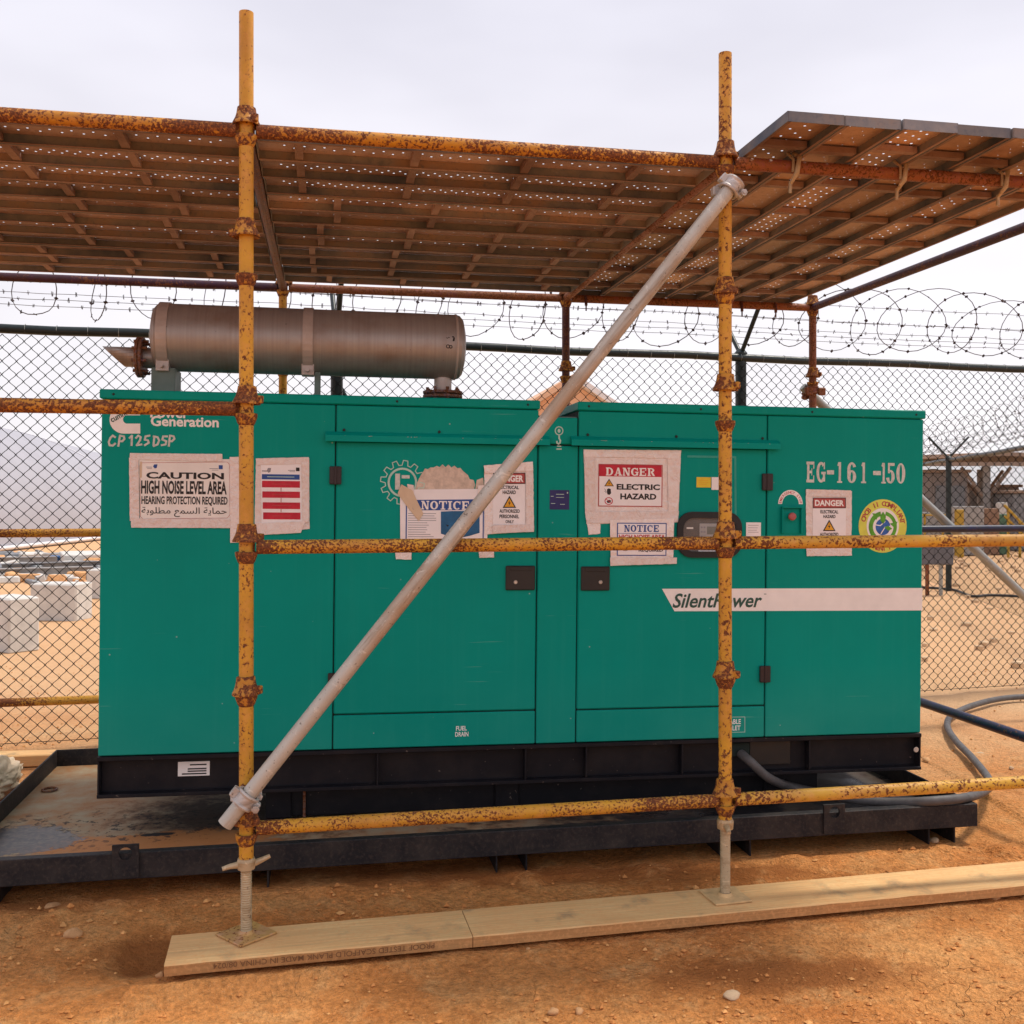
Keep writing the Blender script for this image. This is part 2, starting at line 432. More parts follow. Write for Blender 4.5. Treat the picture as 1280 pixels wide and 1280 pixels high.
m, n, b = newmat('orange_sand_ground'); MT['ground'] = m
v = coords(n, False)
f1 = nzf(n, v, 0.9, 6, 0.62, 0.4); f2 = nzf(n, v, 5.5, 6, 0.65, 0.3); f3 = nzf(n, v, 42, 5, 0.7); f4 = nzf(n, v, 220, 3, 0.6)
c = ramp(n, f1, [(0.30, (0.56, 0.190, 0.048)), (0.50, (0.70, 0.278, 0.080)), (0.70, (0.80, 0.385, 0.135))])
c = mix(n, ramp(n, f2, [(0.50, 0.0), (0.72, 0.65)]), c, (0.82, 0.46, 0.19))
c = mix(n, ramp(n, f2, [(0.28, 0.75), (0.43, 0.0)]), c, (0.50, 0.175, 0.045))
c = mix(n, 1.0, c, ramp(n, f3, [(0.3, 0.60), (0.7, 1.28)]), 'MULTIPLY')
c = mix(n, ramp(n, f4, [(0.60, 0.0), (0.68, 0.6)]), c, (0.70, 0.46, 0.26))
c = mix(n, ramp(n, f4, [(0.30, 0.7), (0.38, 0.0)]), c, (0.26, 0.10, 0.035))
pale_lit_sand = mth(n, 'ADD', xyz(n, v)[1], mth(n, 'MULTIPLY', mth(n, 'SUBTRACT', f1, 0.5), 4.0))   # paler dusty sand farther back, with sunlit brightness put into its colour
c = mix(n, ramp(n, mth(n, 'DIVIDE', pale_lit_sand, 20.0), [(0.27, 0.0), (0.42, 0.8)]), c, (0.80, 0.52, 0.30))
def blot(cx, cy, rx, ry, amt, col, c):                 # darkens the earth over a given extent
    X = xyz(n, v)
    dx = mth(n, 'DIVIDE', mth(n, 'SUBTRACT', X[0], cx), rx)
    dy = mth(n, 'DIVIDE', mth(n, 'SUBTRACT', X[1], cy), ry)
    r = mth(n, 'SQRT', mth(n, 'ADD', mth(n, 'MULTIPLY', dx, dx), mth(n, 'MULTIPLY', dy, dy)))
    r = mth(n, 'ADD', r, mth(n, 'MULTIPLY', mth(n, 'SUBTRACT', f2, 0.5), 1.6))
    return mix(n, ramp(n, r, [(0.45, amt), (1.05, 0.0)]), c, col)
c = blot(0.98, 3.52, 0.55, 0.16, 0.8, (0.36, 0.125, 0.035), c)  # damp earth
c = blot(-1.32, 3.70, 0.20, 0.22, 0.8, (0.27, 0.090, 0.024), c)  # damp earth in the hollow, with the hollow's shade painted into the colour
c = blot(0.1, 4.45, 1.6, 0.18, 0.7, (0.33, 0.108, 0.028), c)  # darker band over the disturbed earth along the tray front
c = blot(-1.9, 4.12, 0.5, 0.12, 0.7, (0.30, 0.10, 0.028), c)  # darker patch at the tray's left front
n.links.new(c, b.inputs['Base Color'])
b.inputs['Roughness'].default_value = 0.95
b.inputs['Specular IOR Level'].default_value = 0.15
vo = N(n, 'ShaderNodeTexVoronoi', feature='DISTANCE_TO_EDGE')
vo.inputs['Scale'].default_value = 9.0
wv = N(n, 'ShaderNodeVectorMath', operation='ADD')
sc = N(n, 'ShaderNodeVectorMath', operation='SCALE'); sc.inputs['Scale'].default_value = 0.12
nn = N(n, 'ShaderNodeTexNoise'); nn.inputs['Scale'].default_value = 9.0
n.links.new(v, nn.inputs['Vector'])
n.links.new(nn.outputs['Color'], sc.inputs[0])
n.links.new(v, wv.inputs[0]); n.links.new(sc.outputs[0], wv.inputs[1])
n.links.new(wv.outputs[0], vo.inputs['Vector'])
crack = mth(n, 'MULTIPLY', ramp(n, vo.outputs['Distance'], [(0.0, 1.0), (0.028, 0.0)]), mth(n, 'MULTIPLY', ramp(n, f1, [(0.52, 0.0), (0.62, 1.0)]), ramp(n, nzf(n, v, 2.3, 3), [(0.50, 0.0), (0.58, 1.0)])))
rdg = mth(n, 'ABSOLUTE', mth(n, 'SUBTRACT', nzf(n, v, 30, 5, 0.6), 0.5))
vo2 = N(n, 'ShaderNodeTexVoronoi')
vo2.inputs['Scale'].default_value = 55.0
n.links.new(wv.outputs[0], vo2.inputs['Vector'])
f3b = mth(n, 'SUBTRACT', f3, mth(n, 'ADD', mth(n, 'MULTIPLY', rdg, 1.2), mth(n, 'MULTIPLY', vo2.outputs['Distance'], 0.45)))
hgt = mth(n, 'SUBTRACT', mth(n, 'ADD', mth(n, 'MULTIPLY', f2, 0.8), mth(n, 'ADD', mth(n, 'MULTIPLY', f3b, 0.75), mth(n, 'MULTIPLY', f4, 0.25))), mth(n, 'MULTIPLY', crack, 0.5))
bump(n, b, hgt, 0.9, 0.034)
MT['stone'] = plain('sandy_stone', (0.64, 0.35, 0.16), 0.9, var=.25, scale=25, bmp=.5)
MT['stone_pale'] = plain('pale_stone', (0.60, 0.42, 0.26), 0.9, var=.2, scale=25, bmp=.4)
MT['clod'] = plain('orange_soil_clod', (0.56, 0.235, 0.070), 0.95, var=.3, scale=7)
MT['gravel'] = plain('sandy_gravel', (0.66, 0.33, 0.115), 0.95, var=.35, scale=7)
MT['fence'] = plain('green_black_fence_coat', (0.014, 0.024, 0.026), 0.42, bmp=.08, scale=20)
MT['wire'] = plain('fence_wire_coat', (0.010, 0.011, 0.012), 0.6, spec=.1)
MT['razor'] = plain('rusty_razor_wire', (0.070, 0.050, 0.050), 0.6, 0.3, var=.4)
MT['concrete'] = plain('cast_concrete', (0.60, 0.58, 0.545), 0.85, var=.12, scale=6, bmp=.15)
MT['concrete_d'] = plain('grey_concrete', (0.36, 0.35, 0.34), 0.85, var=.2, scale=8, bmp=.15)
MT['tent'] = plain('grey_tent_fabric', (0.37, 0.37, 0.415), 0.7, var=.05, scale=.7)
MT['seam'] = plain('white_tent_seam', (0.74, 0.73, 0.75), 0.6)
MT['house'] = plain('tan_render', (0.70, 0.44, 0.285), 0.85, var=.08, scale=2)
MT['white_trim'] = plain('white_trim', (0.72, 0.70, 0.70), 0.6)
MT['shed'] = plain('grey_brown_cladding', (0.29, 0.255, 0.24), 0.8, var=.2, scale=3)
MT['canopy'] = plain('brown_canopy_steel', (0.33, 0.245, 0.19), 0.8, var=.2, scale=3)
MT['steel_g'] = plain('grey_steel', (0.22, 0.23, 0.245), 0.6, 0.2, var=.25)
MT['blue'] = plain('blue_painted_steel', (0.035, 0.13, 0.33), 0.5)
MT['yellow_flat'] = plain('yellow_barrier_paint', (0.46, 0.29, 0.03), 0.55)
MT['orange_brown'] = plain('rusty_orange_steel', (0.27, 0.165, 0.11), 0.8, var=.3)
MT['skip_green'] = plain('green_machine_paint', (0.07, 0.16, 0.10), 0.6, var=.25)
MT['cabinet'] = plain('grey_cabinet', (0.12, 0.12, 0.135), 0.5)
MT['hose'] = plain('dusty_grey_hose', (0.095, 0.088, 0.088), 0.6, var=.2, scale=20)
MT['hose_b'] = plain('black_cable', (0.03, 0.03, 0.033), 0.5, var=.3, scale=20)
MT['sack'] = plain('woven_sack', (0.92, 0.72, 0.50), 0.85, var=.08, scale=80, bmp=.3)

# ------------------------------------------------------------------ mesh builder
class B:
    def __init__(s): s.v, s.f, s.m, s.s = [], [], [], []
    def add(s, vs, fs, mi=0, sm=False):
        k = len(s.v)
        s.v += [tuple(p) for p in vs]
        for f in fs:
            s.f.append(tuple(i + k for i in f)); s.m.append(mi); s.s.append(sm)
    def box(s, a, c, bev=0.0, mi=0, M=None):
        a, c = [min(p, q) for p, q in zip(a, c)], [max(p, q) for p, q in zip(a, c)]
        if bev <= 0:
            vs = [Vector((x, y, z)) for x in (a[0], c[0]) for y in (a[1], c[1]) for z in (a[2], c[2])]
            fs = [(0, 1, 3, 2), (4, 6, 7, 5), (0, 4, 5, 1), (2, 3, 7, 6), (0, 2, 6, 4), (1, 5, 7, 3)]
        else:
            bev = min(bev, *[(q - p) * .45 for p, q in zip(a, c)])
            vs, ix = [], {}
            for i in (0, 1):
                for j in (0, 1):
                    for k in (0, 1):
                        p = [(a, c)[i][0], (a, c)[j][1], (a, c)[k][2]]
                        g = [(bev, -bev)[i], (bev, -bev)[j], (bev, -bev)[k]]
                        for ax in range(3):           # the vertex on the face whose normal is axis ax
                            q = [p[t] + (0 if t == ax else g[t]) for t in range(3)]
                            ix[i, j, k, ax] = len(vs); vs.append(Vector(q))
            fs = []
            for ax in range(3):
                o = [t for t in range(3) if t != ax]
                for sd in (0, 1):
                    def key(p, q):
                        t = [0, 0, 0]; t[ax] = sd; t[o[0]] = p; t[o[1]] = q
                        return ix[t[0], t[1], t[2], ax]
                    fs.append((key(0, 0), key(1, 0), key(1, 1), key(0, 1)))
            for ax in range(3):                       # edges along ax
                o = [t for t in range(3) if t != ax]
                for p in (0, 1):
                    for q in (0, 1):
                        def key(e, fa):
                            t = [0, 0, 0]; t[ax] = e; t[o[0]] = p; t[o[1]] = q
                            return ix[t[0], t[1], t[2], fa]
                        fs.append((key(0, o[0]), key(1, o[0]), key(1, o[1]), key(0, o[1])))
            for i in (0, 1):
                for j in (0, 1):
                    for k in (0, 1):
                        fs.append(tuple(ix[i, j, k, ax] for ax in range(3)))
        if M is not None: vs = [M @ p for p in vs]
        s.add(vs, fs, mi)
        return s
    def tube(s, pts, r, n=12, mi=0, caps=True, closed=False):
        pts = [Vector(p) for p in pts]
        rr = r if isinstance(r, (list, tuple)) else [r] * len(pts)
        vs, up = [], None
        for i, p in enumerate(pts):
            t = (pts[min(i + 1, len(pts) - 1)] - pts[max(i - 1, 0)]) if not closed else (pts[(i + 1) % len(pts)] - pts[i - 1])
            if t.length < 1e-9: t = Vector((0, 0, 1))
            t.normalize()
            if up is None:
                up = Vector((0, 0, 1)) if abs(t.z) < .9 else Vector((1, 0, 0))
            a = t.cross(up)
            if a.length < 1e-6: a = t.cross(Vector((0, 1, .1)))
            a.normalize(); bb = a.cross(t).normalized(); up = bb
            for k in range(n):
                q = 2 * pi * k / n
                vs.append(p + (a * cos(q) + bb * sin(q)) * rr[i])
        fs = []
        for i in range(len(pts) - (0 if closed else 1)):
            j = (i + 1) % len(pts)
            for k in range(n):
                fs.append((i * n + k, i * n + (k + 1) % n, j * n + (k + 1) % n, j * n + k))
        s.add(vs, fs, mi, True)
        if caps and not closed:
            s.add(vs[:n], [tuple(range(n))], mi)
            s.add(vs[-n:], [tuple(range(n))], mi)
        return s
    def lathe(s, prof, c=(0, 0, 0), n=20, mi=0, M=None, sm=True):
        """prof: (radius, height) pairs turned about local z."""
        c = Vector(c); vs = []
        for r, h in prof:
            for k in range(n):
                q = 2 * pi * k / n
                vs.append(Vector((r * cos(q), r * sin(q), h)))
        vs = [(M @ p if M is not None else p) + c for p in vs]
        for i in range(len(prof) - 1):
            a = vs[i * n:(i + 2) * n]
            s.add(a, [(k, (k + 1) % n, n + (k + 1) % n, n + k) for k in range(n)], mi, sm)
        return s
    def poly(s, pts, axis_off=(0, 0, 0), mi=0):
        s.add(pts, [tuple(range(len(pts)))], mi)
        if any(axis_off):
            o = Vector(axis_off); k = len(pts)
            q = [Vector(p) + o for p in pts]
            s.add(q, [tuple(range(k))], mi)
            s.add(list(pts) + q, [(i, (i + 1) % k, k + (i + 1) % k, k + i) for i in range(k)], mi)
        return s
    def mesh(s, name, mats):
        me = bpy.data.meshes.new(name)
        me.from_pydata(s.v, [], s.f)
        for t in (mats if isinstance(mats, (list, tuple)) else [mats]):
            me.materials.append(MT[t] if isinstance(t, str) else t)
        me.polygons.foreach_set('material_index', s.m)
        me.polygons.foreach_set('use_smooth', s.s)
        bm = bmesh.new(); bm.from_mesh(me)
        bmesh.ops.recalc_face_normals(bm, faces=bm.faces)
        bm.to_mesh(me); bm.free()
        me.update()
        return me
    def build(s, name, mats, parent=None, loc=(0, 0, 0)):
        return link(name, s.mesh(name, mats), parent, loc)

def link(name, data, parent=None, loc=(0, 0, 0)):
    o = bpy.data.objects.new(name, data)
    COL.objects.link(o)
    o.parent = parent
    o.location = loc
    return o
def tag(o, label=None, cat=None, group=None, kind=None):
    if label: o['label'] = label
    if cat: o['category'] = cat
    if group: o['group'] = group
    if kind: o['kind'] = kind
    return o
def thing(name, label, cat, M=None, group=None):
    o = bpy.data.objects.new(name, None)
    COL.objects.link(o)
    o.empty_display_size = 0.1
    if M is not None: o.matrix_world = M
    return tag(o, label, cat, group)
def copy_tree(o, parent=None):
    c = o.copy(); COL.objects.link(c); c.parent = parent
    for ch in list(o.children): copy_tree(ch, c)
    return c

# ------------------------------------------------------------------ ground
def ghash(x, y):
    near = max(0.0, 1 - max(0, abs(x) - 6) / 8) * max(0.0, 1 - max(0, y - 11) / 10)
    h = 0.020 * noise.noise((x * .9, y * .9, 3.1)) + 0.012 * noise.noise((x * 2.7, y * 2.7, 7.7)) + 0.007 * noise.noise((x * 8, y * 8, 1.3)) + 0.005 * noise.noise((x * 19, y * 19, 5.3)) + 0.0045 * abs(noise.noise((x * 31, y * 31, 2.2))) + 0.004 * max(0.0, noise.noise((x * 44, y * 44, 8.2)) - .12)
    cr = noise.noise((x * 3.1, y * 3.1, 12.5))
    h += 0.020 * max(0.0, cr - .18) * max(0.0, noise.noise((x * 24, y * 24, 1.9)) + .25)
    # keep it firm and low where boards, tray and jacks stand
    u = (x + 0.96) * cos(radians(12.5)) + (y - 3.58) * sin(radians(12.5))
    v = -(x + 0.96) * sin(radians(12.5)) + (y - 3.58) * cos(radians(12.5))
    board = max(0.0, 1 - max(0, abs(v) - 0.13) / 0.12) if -0.35 < u < 4.5 else 0.0
    lift = 0.036 * max(0.0, min(1.0, (-v - .115) / .03)) * max(0.2, min(1.0, (2.2 - u) / 1.6)) + 0.010 * max(0.0, noise.noise((x * 5, y * 5, 6)))
    h = h * (1 - board) + (-0.006 + lift + 0.004 * noise.noise((x * 9, y * 9, 2))) * board
    tv = -x * sin(radians(10.15)) + (y - 4.47) * cos(radians(10.15))
    if -0.05 < tv < 2.0 and -2.6 < x < 2.6: h = min(h, 0.0) - 0.012
    hol = math.exp(-((x + 1.33) / .16) ** 2 - ((y - 3.66) / .17) ** 2)
    lump = max(0, noise.noise((x * 6, y * 6, 9.1)) - .15) * 0.075 * math.exp(-((tv + .16) / .13) ** 2)
    return near * (h + lump) - 0.045 * hol - 0.012
def spaced(fine0, fine1, step, lo, hi):
    c = [fine0 + step * i for i in range(int((fine1 - fine0) / step) + 1)]
    a, st = c[-1], step
    while a < hi:
        st *= 1.22; a += st; c.append(a)
    a, st = c[0], step
    pre = []
    while a > lo:
        st *= 1.22; a -= st; pre.append(a)
    return pre[::-1] + c
xs = spaced(-2.3, 2.9, 0.0135, -2500, 2500)
ys = spaced(2.95, 5.3, 0.0135, -60, 3500)
verts = [(x, y, ghash(x, y)) for y in ys for x in xs]
nx = len(xs)
faces = [(j * nx + i, j * nx + i + 1, (j + 1) * nx + i + 1, (j + 1) * nx + i) for j in range(len(ys) - 1) for i in range(nx - 1)]
me = bpy.data.meshes.new('ground')
me.from_pydata(verts, [], faces)
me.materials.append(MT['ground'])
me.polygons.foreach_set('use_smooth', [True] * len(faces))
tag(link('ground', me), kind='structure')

# ------------------------------------------------------------------ generator
L_HALF, WID, HGT, BASE = 1.9765, 1.15, 1.812, 0.184
gen = thing('generator', 'large green silenced diesel generator with muffler on its roof and notices on its doors', 'generator', M_GEN)
XL, XR = -L_HALF, L_HALF
x1, x2, x3, x4 = L(417.5, 750).x, L(671, 750).x, L(721.5, 750).x, L(957.5, 750).x
ztop = HGT
zn = L(698, 521).z                                    # notch in the roof over the middle column
znl, znr = L(675, 505).x, L(722, 505).x
zlip = ztop - 0.042
zdoorL, zdoorR = L(545, 553).z, L(840, 558.5).z
zdbL, zdbR = L(545, 891).z, L(840, 885).z
core = B()
core.box((XL + .012, .016, BASE + .002), (XR - .012, WID - .01, zn - .006))
core.box((XL + .012, .016, zn - .006), (znl - .008, WID - .01, ztop - .01))
core.box((znr + .008, .016, zn - .006), (XR - .012, WID - .01, ztop - .01))
core.build('inner_frame', 'dark', gen)
g = 0.0028
def panel(name, a, z0, c, z1, th=0.018, y0=0.0, bev=0.004, lab=None):
    o = B().box((a + g, y0, z0 + g), (c - g, y0 + th, z1 - g), bev).build(name, 'green', gen)
    if lab: o['label'] = lab
    return o
panel('side_panel', XL, BASE, x1, zlip)
panel('header_panel', x1, zdoorL, x2 + .003, zlip)
panel('header_panel', x3 - .003, zdoorR, x4, zlip)
panel('middle_post', x2, BASE, x3, min(zdoorL, zdoorR) - .002)
panel('middle_post', x2 + .004, min(zdoorL, zdoorR), x3 - .004, zn)
doorL = panel('door', x1, zdbL, x2, zdoorL, y0=0.001, bev=.006)
doorR = panel('door', x3, zdbR, x4, zdoorR, y0=0.001, bev=.006, lab='green door with rounded control window')
panel('lower_panel', x1, BASE, x2, zdbL)
panel('lower_panel', x3, BASE, x4, zdbR)
panel('side_panel', x4, BASE, XR, zlip)
for a, c in ((XL, XL + .018), (XR - .018, XR)):       # end walls
    B().box((a, .0205, BASE + g), (c, WID, zlip - g), .004).build('end_panel', 'green', gen)
B().box((XL + .02, WID, BASE), (XR - .02, WID + .018, zn - .01), .004).build('back_panel', 'green', gen)
for a, c in ((XL - .006, znl), (znr, XR + .006)):     # roof sheets with a folded lip
    b_ = B()
    b_.box((a, -.009, zlip), (c, WID + .012, ztop), .005)
    roof = b_.build('roof', 'green', gen)
    for t in (0.03, .34, .66, .97):
        x = a + (c - a) * t
        B().lathe([(0, .004), (.0045, .003), (.006, 0)], (x, -.009, zlip + .020), 8, M=Matrix.Rotation(pi / 2, 4, 'X')).build('screw', 'rubber', roof)
# rain gutters over the doors
for (p0, p1) in (((407, 538.5), (686, 545.5)), ((713, 545), (973, 550.5))):
    a, c = L(*p0).x, L(*p1).x
    z1 = (L(*p0).z + L(*p1).z) / 2
    b_ = B()
    b_.poly([Vector((a, -.001, z1)), Vector((a, -.030, z1 - .018)), Vector((a, -.034, z1 - .046)), Vector((a, -.026, z1 - .046)), Vector((a, -.001, z1 - .03))], (c - a, 0, 0))
    gut = b_.build('rain_gutter', 'green', gen)
    for t in (.08, .5, .92):
        B().lathe([(0, .004), (.005, .003), (.007, 0)], (a + (c - a) * t, -.004, z1 + .008), 8, M=Matrix.Rotation(pi / 2, 4, 'X')).build('screw', 'rubber', gut)
    rg_ = random.Random(int(a * 100)); b_ = B()
    for k in range(16):
        x = a + (c - a) * rg_.uniform(.05, .95); wd_ = rg_.uniform(.002, .010)
        b_.box((x, -.0325, z1 - .0195), (x + wd_, -.0298, z1 - .0165 - rg_.uniform(.002, .006)), .0005)
    o = b_.build('paint_chip', 'residue', gen); o['kind'] = 'stuff'
# rail and plate lying in the roof notch
B().box((znl - .01, .10, zn - .004), (znr + .01, .15, zn + .012), .004).build('lifting_rail', 'rubber', gen)
B().box((znl + .02, .03, zn - .006), (znr + .004, .09, zn + .004), .002).build('lifting_plate', 'bracket', gen)
# hinges and latches
for parent, px, py0, py1 in ((doorL, 419.5, 583, 605.5), (doorL, 417.5, 841, 861), (doorR, 958.5, 592, 613), (doorR, 955.5, 832, 852.5)):
    p0, p1 = L(px, py0), L(px, py1)
    b_ = B().box((p0.x - .027, -.016, p1.z), (p0.x - .003, 0.0, p0.z), .003).box((p0.x + .003, -.016, p1.z), (p0.x + .027, 0.0, p0.z), .003)
    b_.tube([(p0.x, -.014, p1.z), (p0.x, -.014, p0.z)], .0075, 10)
    b_.build('hinge', 'hinge', parent)
for parent, r, lx in ((doorL, (632, 707, 668.5, 737.5), 644), (doorR, (726, 708, 761.5, 738), 750)):
    p0, p1 = L(r[0], r[1]), L(r[2], r[3])
    o = B().box((p0.x, -.010, p1.z), (p1.x, -.0005, p0.z), .004).box((p0.x + .02, -.013, p0.z - .024), (p1.x - .02, -.010, p0.z - .004), .001).build('latch', 'latch', parent)
    c = L(lx, 727.5)
    B().lathe([(0, .005), (.004, .005), (.005, .0035), (.008, .0035), (.010, 0)], (c.x, -.010, c.z), 14, M=Matrix.Rotation(pi / 2, 4, 'X')).build('keyhole', 'chrome', parent)
# control window in the right door
p0, p1 = L(846, 639.5), L(926, 697)
cx, cz, hw, hh = (p0.x + p1.x) / 2, (p0.z + p1.z) / 2, (p1.x - p0.x) / 2, (p0.z - p1.z) / 2
def rrect(hw, hh, r, n=7):
    pts = []
    for sx, sz, a0 in ((1, 1, 0), (-1, 1, 90), (-1, -1, 180), (1, -1, 270)):
        for k in range(n):
            a = radians(a0 + 90 * k / (n - 1))
            pts.append((sx * (hw - r) + r * cos(a), sz * (hh - r) + r * sin(a)))
    return pts
def ringbar(o, i, y0, y1, cx, cz):
    b_ = B(); k = len(o)
    vs = [Vector((cx + x, y, cz + z)) for y in (y0, y1) for P in (o, i) for x, z in P]
    for q in range(k):
        r = (q + 1) % k
        b_.add(vs, [(q, r, k + r, k + q), (2 * k + q, 2 * k + r, 3 * k + r, 3 * k + q), (q, r, 2 * k + r, 2 * k + q), (k + q, k + r, 3 * k + r, 3 * k + q)])
    return b_
win = ringbar(rrect(hw, hh, .075), rrect(hw - .030, hh - .030, .052), -.014, -.0005, cx, cz).build('window_frame', 'rubber', doorR)
b_ = B(); P = rrect(hw - .028, hh - .028, .054)
b_.poly([Vector((cx + x, -.0030, cz + z)) for x, z in P]).build('back_board', 'panel_in', doorR)
ctl = B().box((cx - .05, -.0055, cz - .055), (cx + .085, -.0034, cz + .055), .001).build('control_fascia', 'fascia', doorR)
B().box((cx - .012, -.0068, cz + .002), (cx + .075, -.0057, cz + .040), .0005).build('display', 'display', doorR)
for i in range(2):
    for j in range(4): B().box((cx - .044 + i * .014, -.0066, cz + .032 - j * .022), (cx - .035 + i * .014, -.0057, cz + .040 - j * .022)).build('push_button', 'ink_grey', doorR)
B().box((cx - .115, -.0050, cz + .028), (cx - .082, -.0034, cz + .036)).build('indicator_label', 'paper_grey', doorR)
B().box((cx - .055, -.0050, cz - .086), (cx + .08, -.0034, cz - .076)).build('indicator_label', 'paper', doorR)
B().poly([Vector((cx + x, -.0085, cz + z)) for x, z in P]).build('pane', 'glass', doorR)
# emergency stop under its hood
p0, p1 = L(976, 633), L(1001, 667)
b_ = B()
b_.box((p0.x, -.022, p0.z - .008), (p1.x, -.0005, p0.z), .002).box((p0.x, -.020, p1.z), (p0.x + .007, -.0005, p0.z - .009), .002).box((p1.x - .007, -.020, p1.z), (p1.x, -.0005, p0.z - .009), .002)
b_.box((p0.x + .008, -.003, p1.z), (p1.x - .008, -.0008, p0.z - .010))
es = b_.build('stop_button_hood', 'green', gen)
c = L(988, 645.5)
B().lathe([(0, .030), (.014, .029), (.019, .024), (.019, .014), (.010, .013), (.010, 0)], (c.x, -.002, c.z), 18, M=Matrix.Rotation(pi / 2, 4, 'X')).build('stop_button', 'button', es)

# base frame
b_ = B()
b_.box((XL + .01, .045, .004), (XR - .01, WID - .05, BASE - .004))
b_.box((XL, -.006, BASE - .020), (XR, WID + .0, BASE - .001), .002)
b_.box((XL, -.006, 0), (XR, WID + .0, .016), .002)
base = b_.build('base_frame', 'black', gen)
for px in (472, 657, 733, 853, 1012):
    x = L(px, 950).x
    B().box((x - .004, -.002, .017), (x + .004, .044, BASE - .021), .001).build('stiffener', 'black', base)
for a, c in ((XL + .001, XL + .009), (XR - .009, XR - .001)):
    B().box((a, -.001, .0165), (c, WID - .01, BASE - .0205), .001).build('end_plate', 'black', base)
p0, p1 = L(918, 931), L(940, 947)
B().box((p0.x, .030, p1.z), (p1.x, .0445, p0.z), .002).build('cable_slot', 'dark', base)
p0, p1 = L(941, 928), L(968, 958)
B().box((p0.x, .036, p1.z), (p1.x + .10, .0445, p0.z), .002).build('cover_plate', 'latch', base)
p0 = L(1145, 937)
B().lathe([(0, .003), (.012, .003), (.014, 0)], (p0.x, -.0015, p0.z), 12, M=Matrix.Rotation(pi / 2, 4, 'X')).build('earth_plug', 'residue', base)
for px in (346, 640, 985):
    x = L(px, 1000).x
    B().box((x - .06, .14, -.165), (x + .06, WID - .12, -.002), .006).build('support_beam', 'black', gen)
B().box((L(330, 1000).x, .16, -.16), (L(1040, 1000).x, .175, -.003), .003).build('support_beam', 'black', gen)
x = L(379, 1000).x
B().box((x - .006, .135, -.16), (x + .006, .158, -.003)).build('support_strut', 'flange', gen)

# muffler on the roof
MY = 0.40
pl, pr = L(190, 423, MY), L(581, 433, MY)
R = 0.163
axz = pl.z * .5 + pr.z * .5
ax0, ax1 = pl.x, pr.x
RX = Matrix.Rotation(pi / 2, 4, 'Y')                   # local z -> x
LEN = ax1 - ax0
mufb = B()
mufb.lathe([(0, 0), (R * .55, .004), (R * .86, .016), (R * .97, .032), (R, .05), (R, LEN - .05), (R * .97, LEN - .032), (R * .86, LEN - .016), (R * .55, LEN - .004), (0, LEN)], (ax0, MY, axz), 48, M=RX)
muf = mufb.build('muffler', 'muffler', gen)
for t in (.052, LEN * .50, LEN - .052):
    B().lathe([(R, -.006), (R + .003, -.003), (R + .003, .003), (R, .006)], (ax0 + t, MY, axz), 48, M=RX).build('seam_ring', 'strap', muf)
def strap(xc, wd):
    b_ = B()
    n_ = 30; a0, a1 = radians(-62), radians(242)
    prof = []
    for k in range(n_ + 1):
        a = a0 + (a1 - a0) * k / n_
        prof.append((cos(a), sin(a)))
    vs = [Vector((xc + sx * wd / 2, MY + q * (R + e), axz + p * (R + e))) for e in (.0005, .006) for sx in (-1, 1) for q, p in prof]
    k = n_ + 1
    for i in range(n_):
        b_.add(vs, [(2 * k + i, 2 * k + i + 1, 3 * k + i + 1, 3 * k + i), (i, i + 1, 2 * k + i + 1, 2 * k + i), (k + i, k + i + 1, 3 * k + i + 1, 3 * k + i)], 0, False)
    return b_.build('strap', 'strap', muf)
for px, wd in ((208, .050), (386, .048)):
    x = L(px, 425, MY).x
    st = strap(x, wd)
    B().box((x - .03, MY - .11, axz - R - .012), (x + .03, MY - .03, axz - R + .045), .003).lathe([(0, .03), (.009, .03), (.009, 0)], (x, MY - .115, axz - R + .01), 8, M=Matrix.Rotation(pi / 2, 4, 'X')).build('strap_lug', 'strap', muf)
xb = L(208, 470, MY).x
B().box((xb - .055, MY - .09, ztop), (xb + .055, MY + .09, axz - R + .006), .003).build('bracket', 'bracket', muf)
xb = L(397, 478, MY).x
B().box((xb - .014, MY - .06, ztop), (xb + .014, MY + .06, axz - R + .012), .003).build('bracket', 'bracket', muf)
# tail pipe, cut at a slant, with a bolted flange
pz = L(150, 446, MY).z
xa, xf = L(128, 446, MY).x, L(172, 446, MY).x
rp = .048
b_ = B(); k = 24; vs = []
for i in range(k):
    a = 2 * pi * i / k
    y, z = MY + rp * cos(a), pz + rp * sin(a)
    tip = xa + (rp - rp * sin(a)) / (2 * rp) * .105
    vs += [Vector((tip, y, z)), Vector((xf, y, z)), Vector((tip + .004, MY + (rp - .004) * cos(a), pz + (rp - .004) * sin(a))), Vector((xf, MY + (rp - .004) * cos(a), pz + (rp - .004) * sin(a)))]
for i in range(k):
    j = (i + 1) % k
    b_.add(vs, [(4 * i, 4 * j, 4 * j + 1, 4 * i + 1), (4 * i + 2, 4 * j + 2, 4 * j + 3, 4 * i + 3), (4 * i, 4 * j, 4 * j + 2, 4 * i + 2)], 0, True)
b_.tube([(xf, MY, pz), (ax0 + .03, MY, pz)], rp, 24)
tail = b_.build('tail_pipe', 'muffler', muf)
def disc(x0, x1, r, hole, c):
    return B().lathe([(hole, 0), (r - .003, 0), (r, .003), (r, x1 - x0 - .003), (r - .003, x1 - x0), (hole, x1 - x0)], (x0, c[0], c[1]), 28, M=RX)
fl = disc(xf - .001, xf + .014, .098, rp - .002, (MY, pz))
fl.lathe([(rp - .002, .016), (.095, .016), (.098, .019), (.098, .029), (.095, .032), (rp - .002, .032)], (xf, MY, pz), 28, M=RX)
flo = fl.build('flange', 'flange', muf)
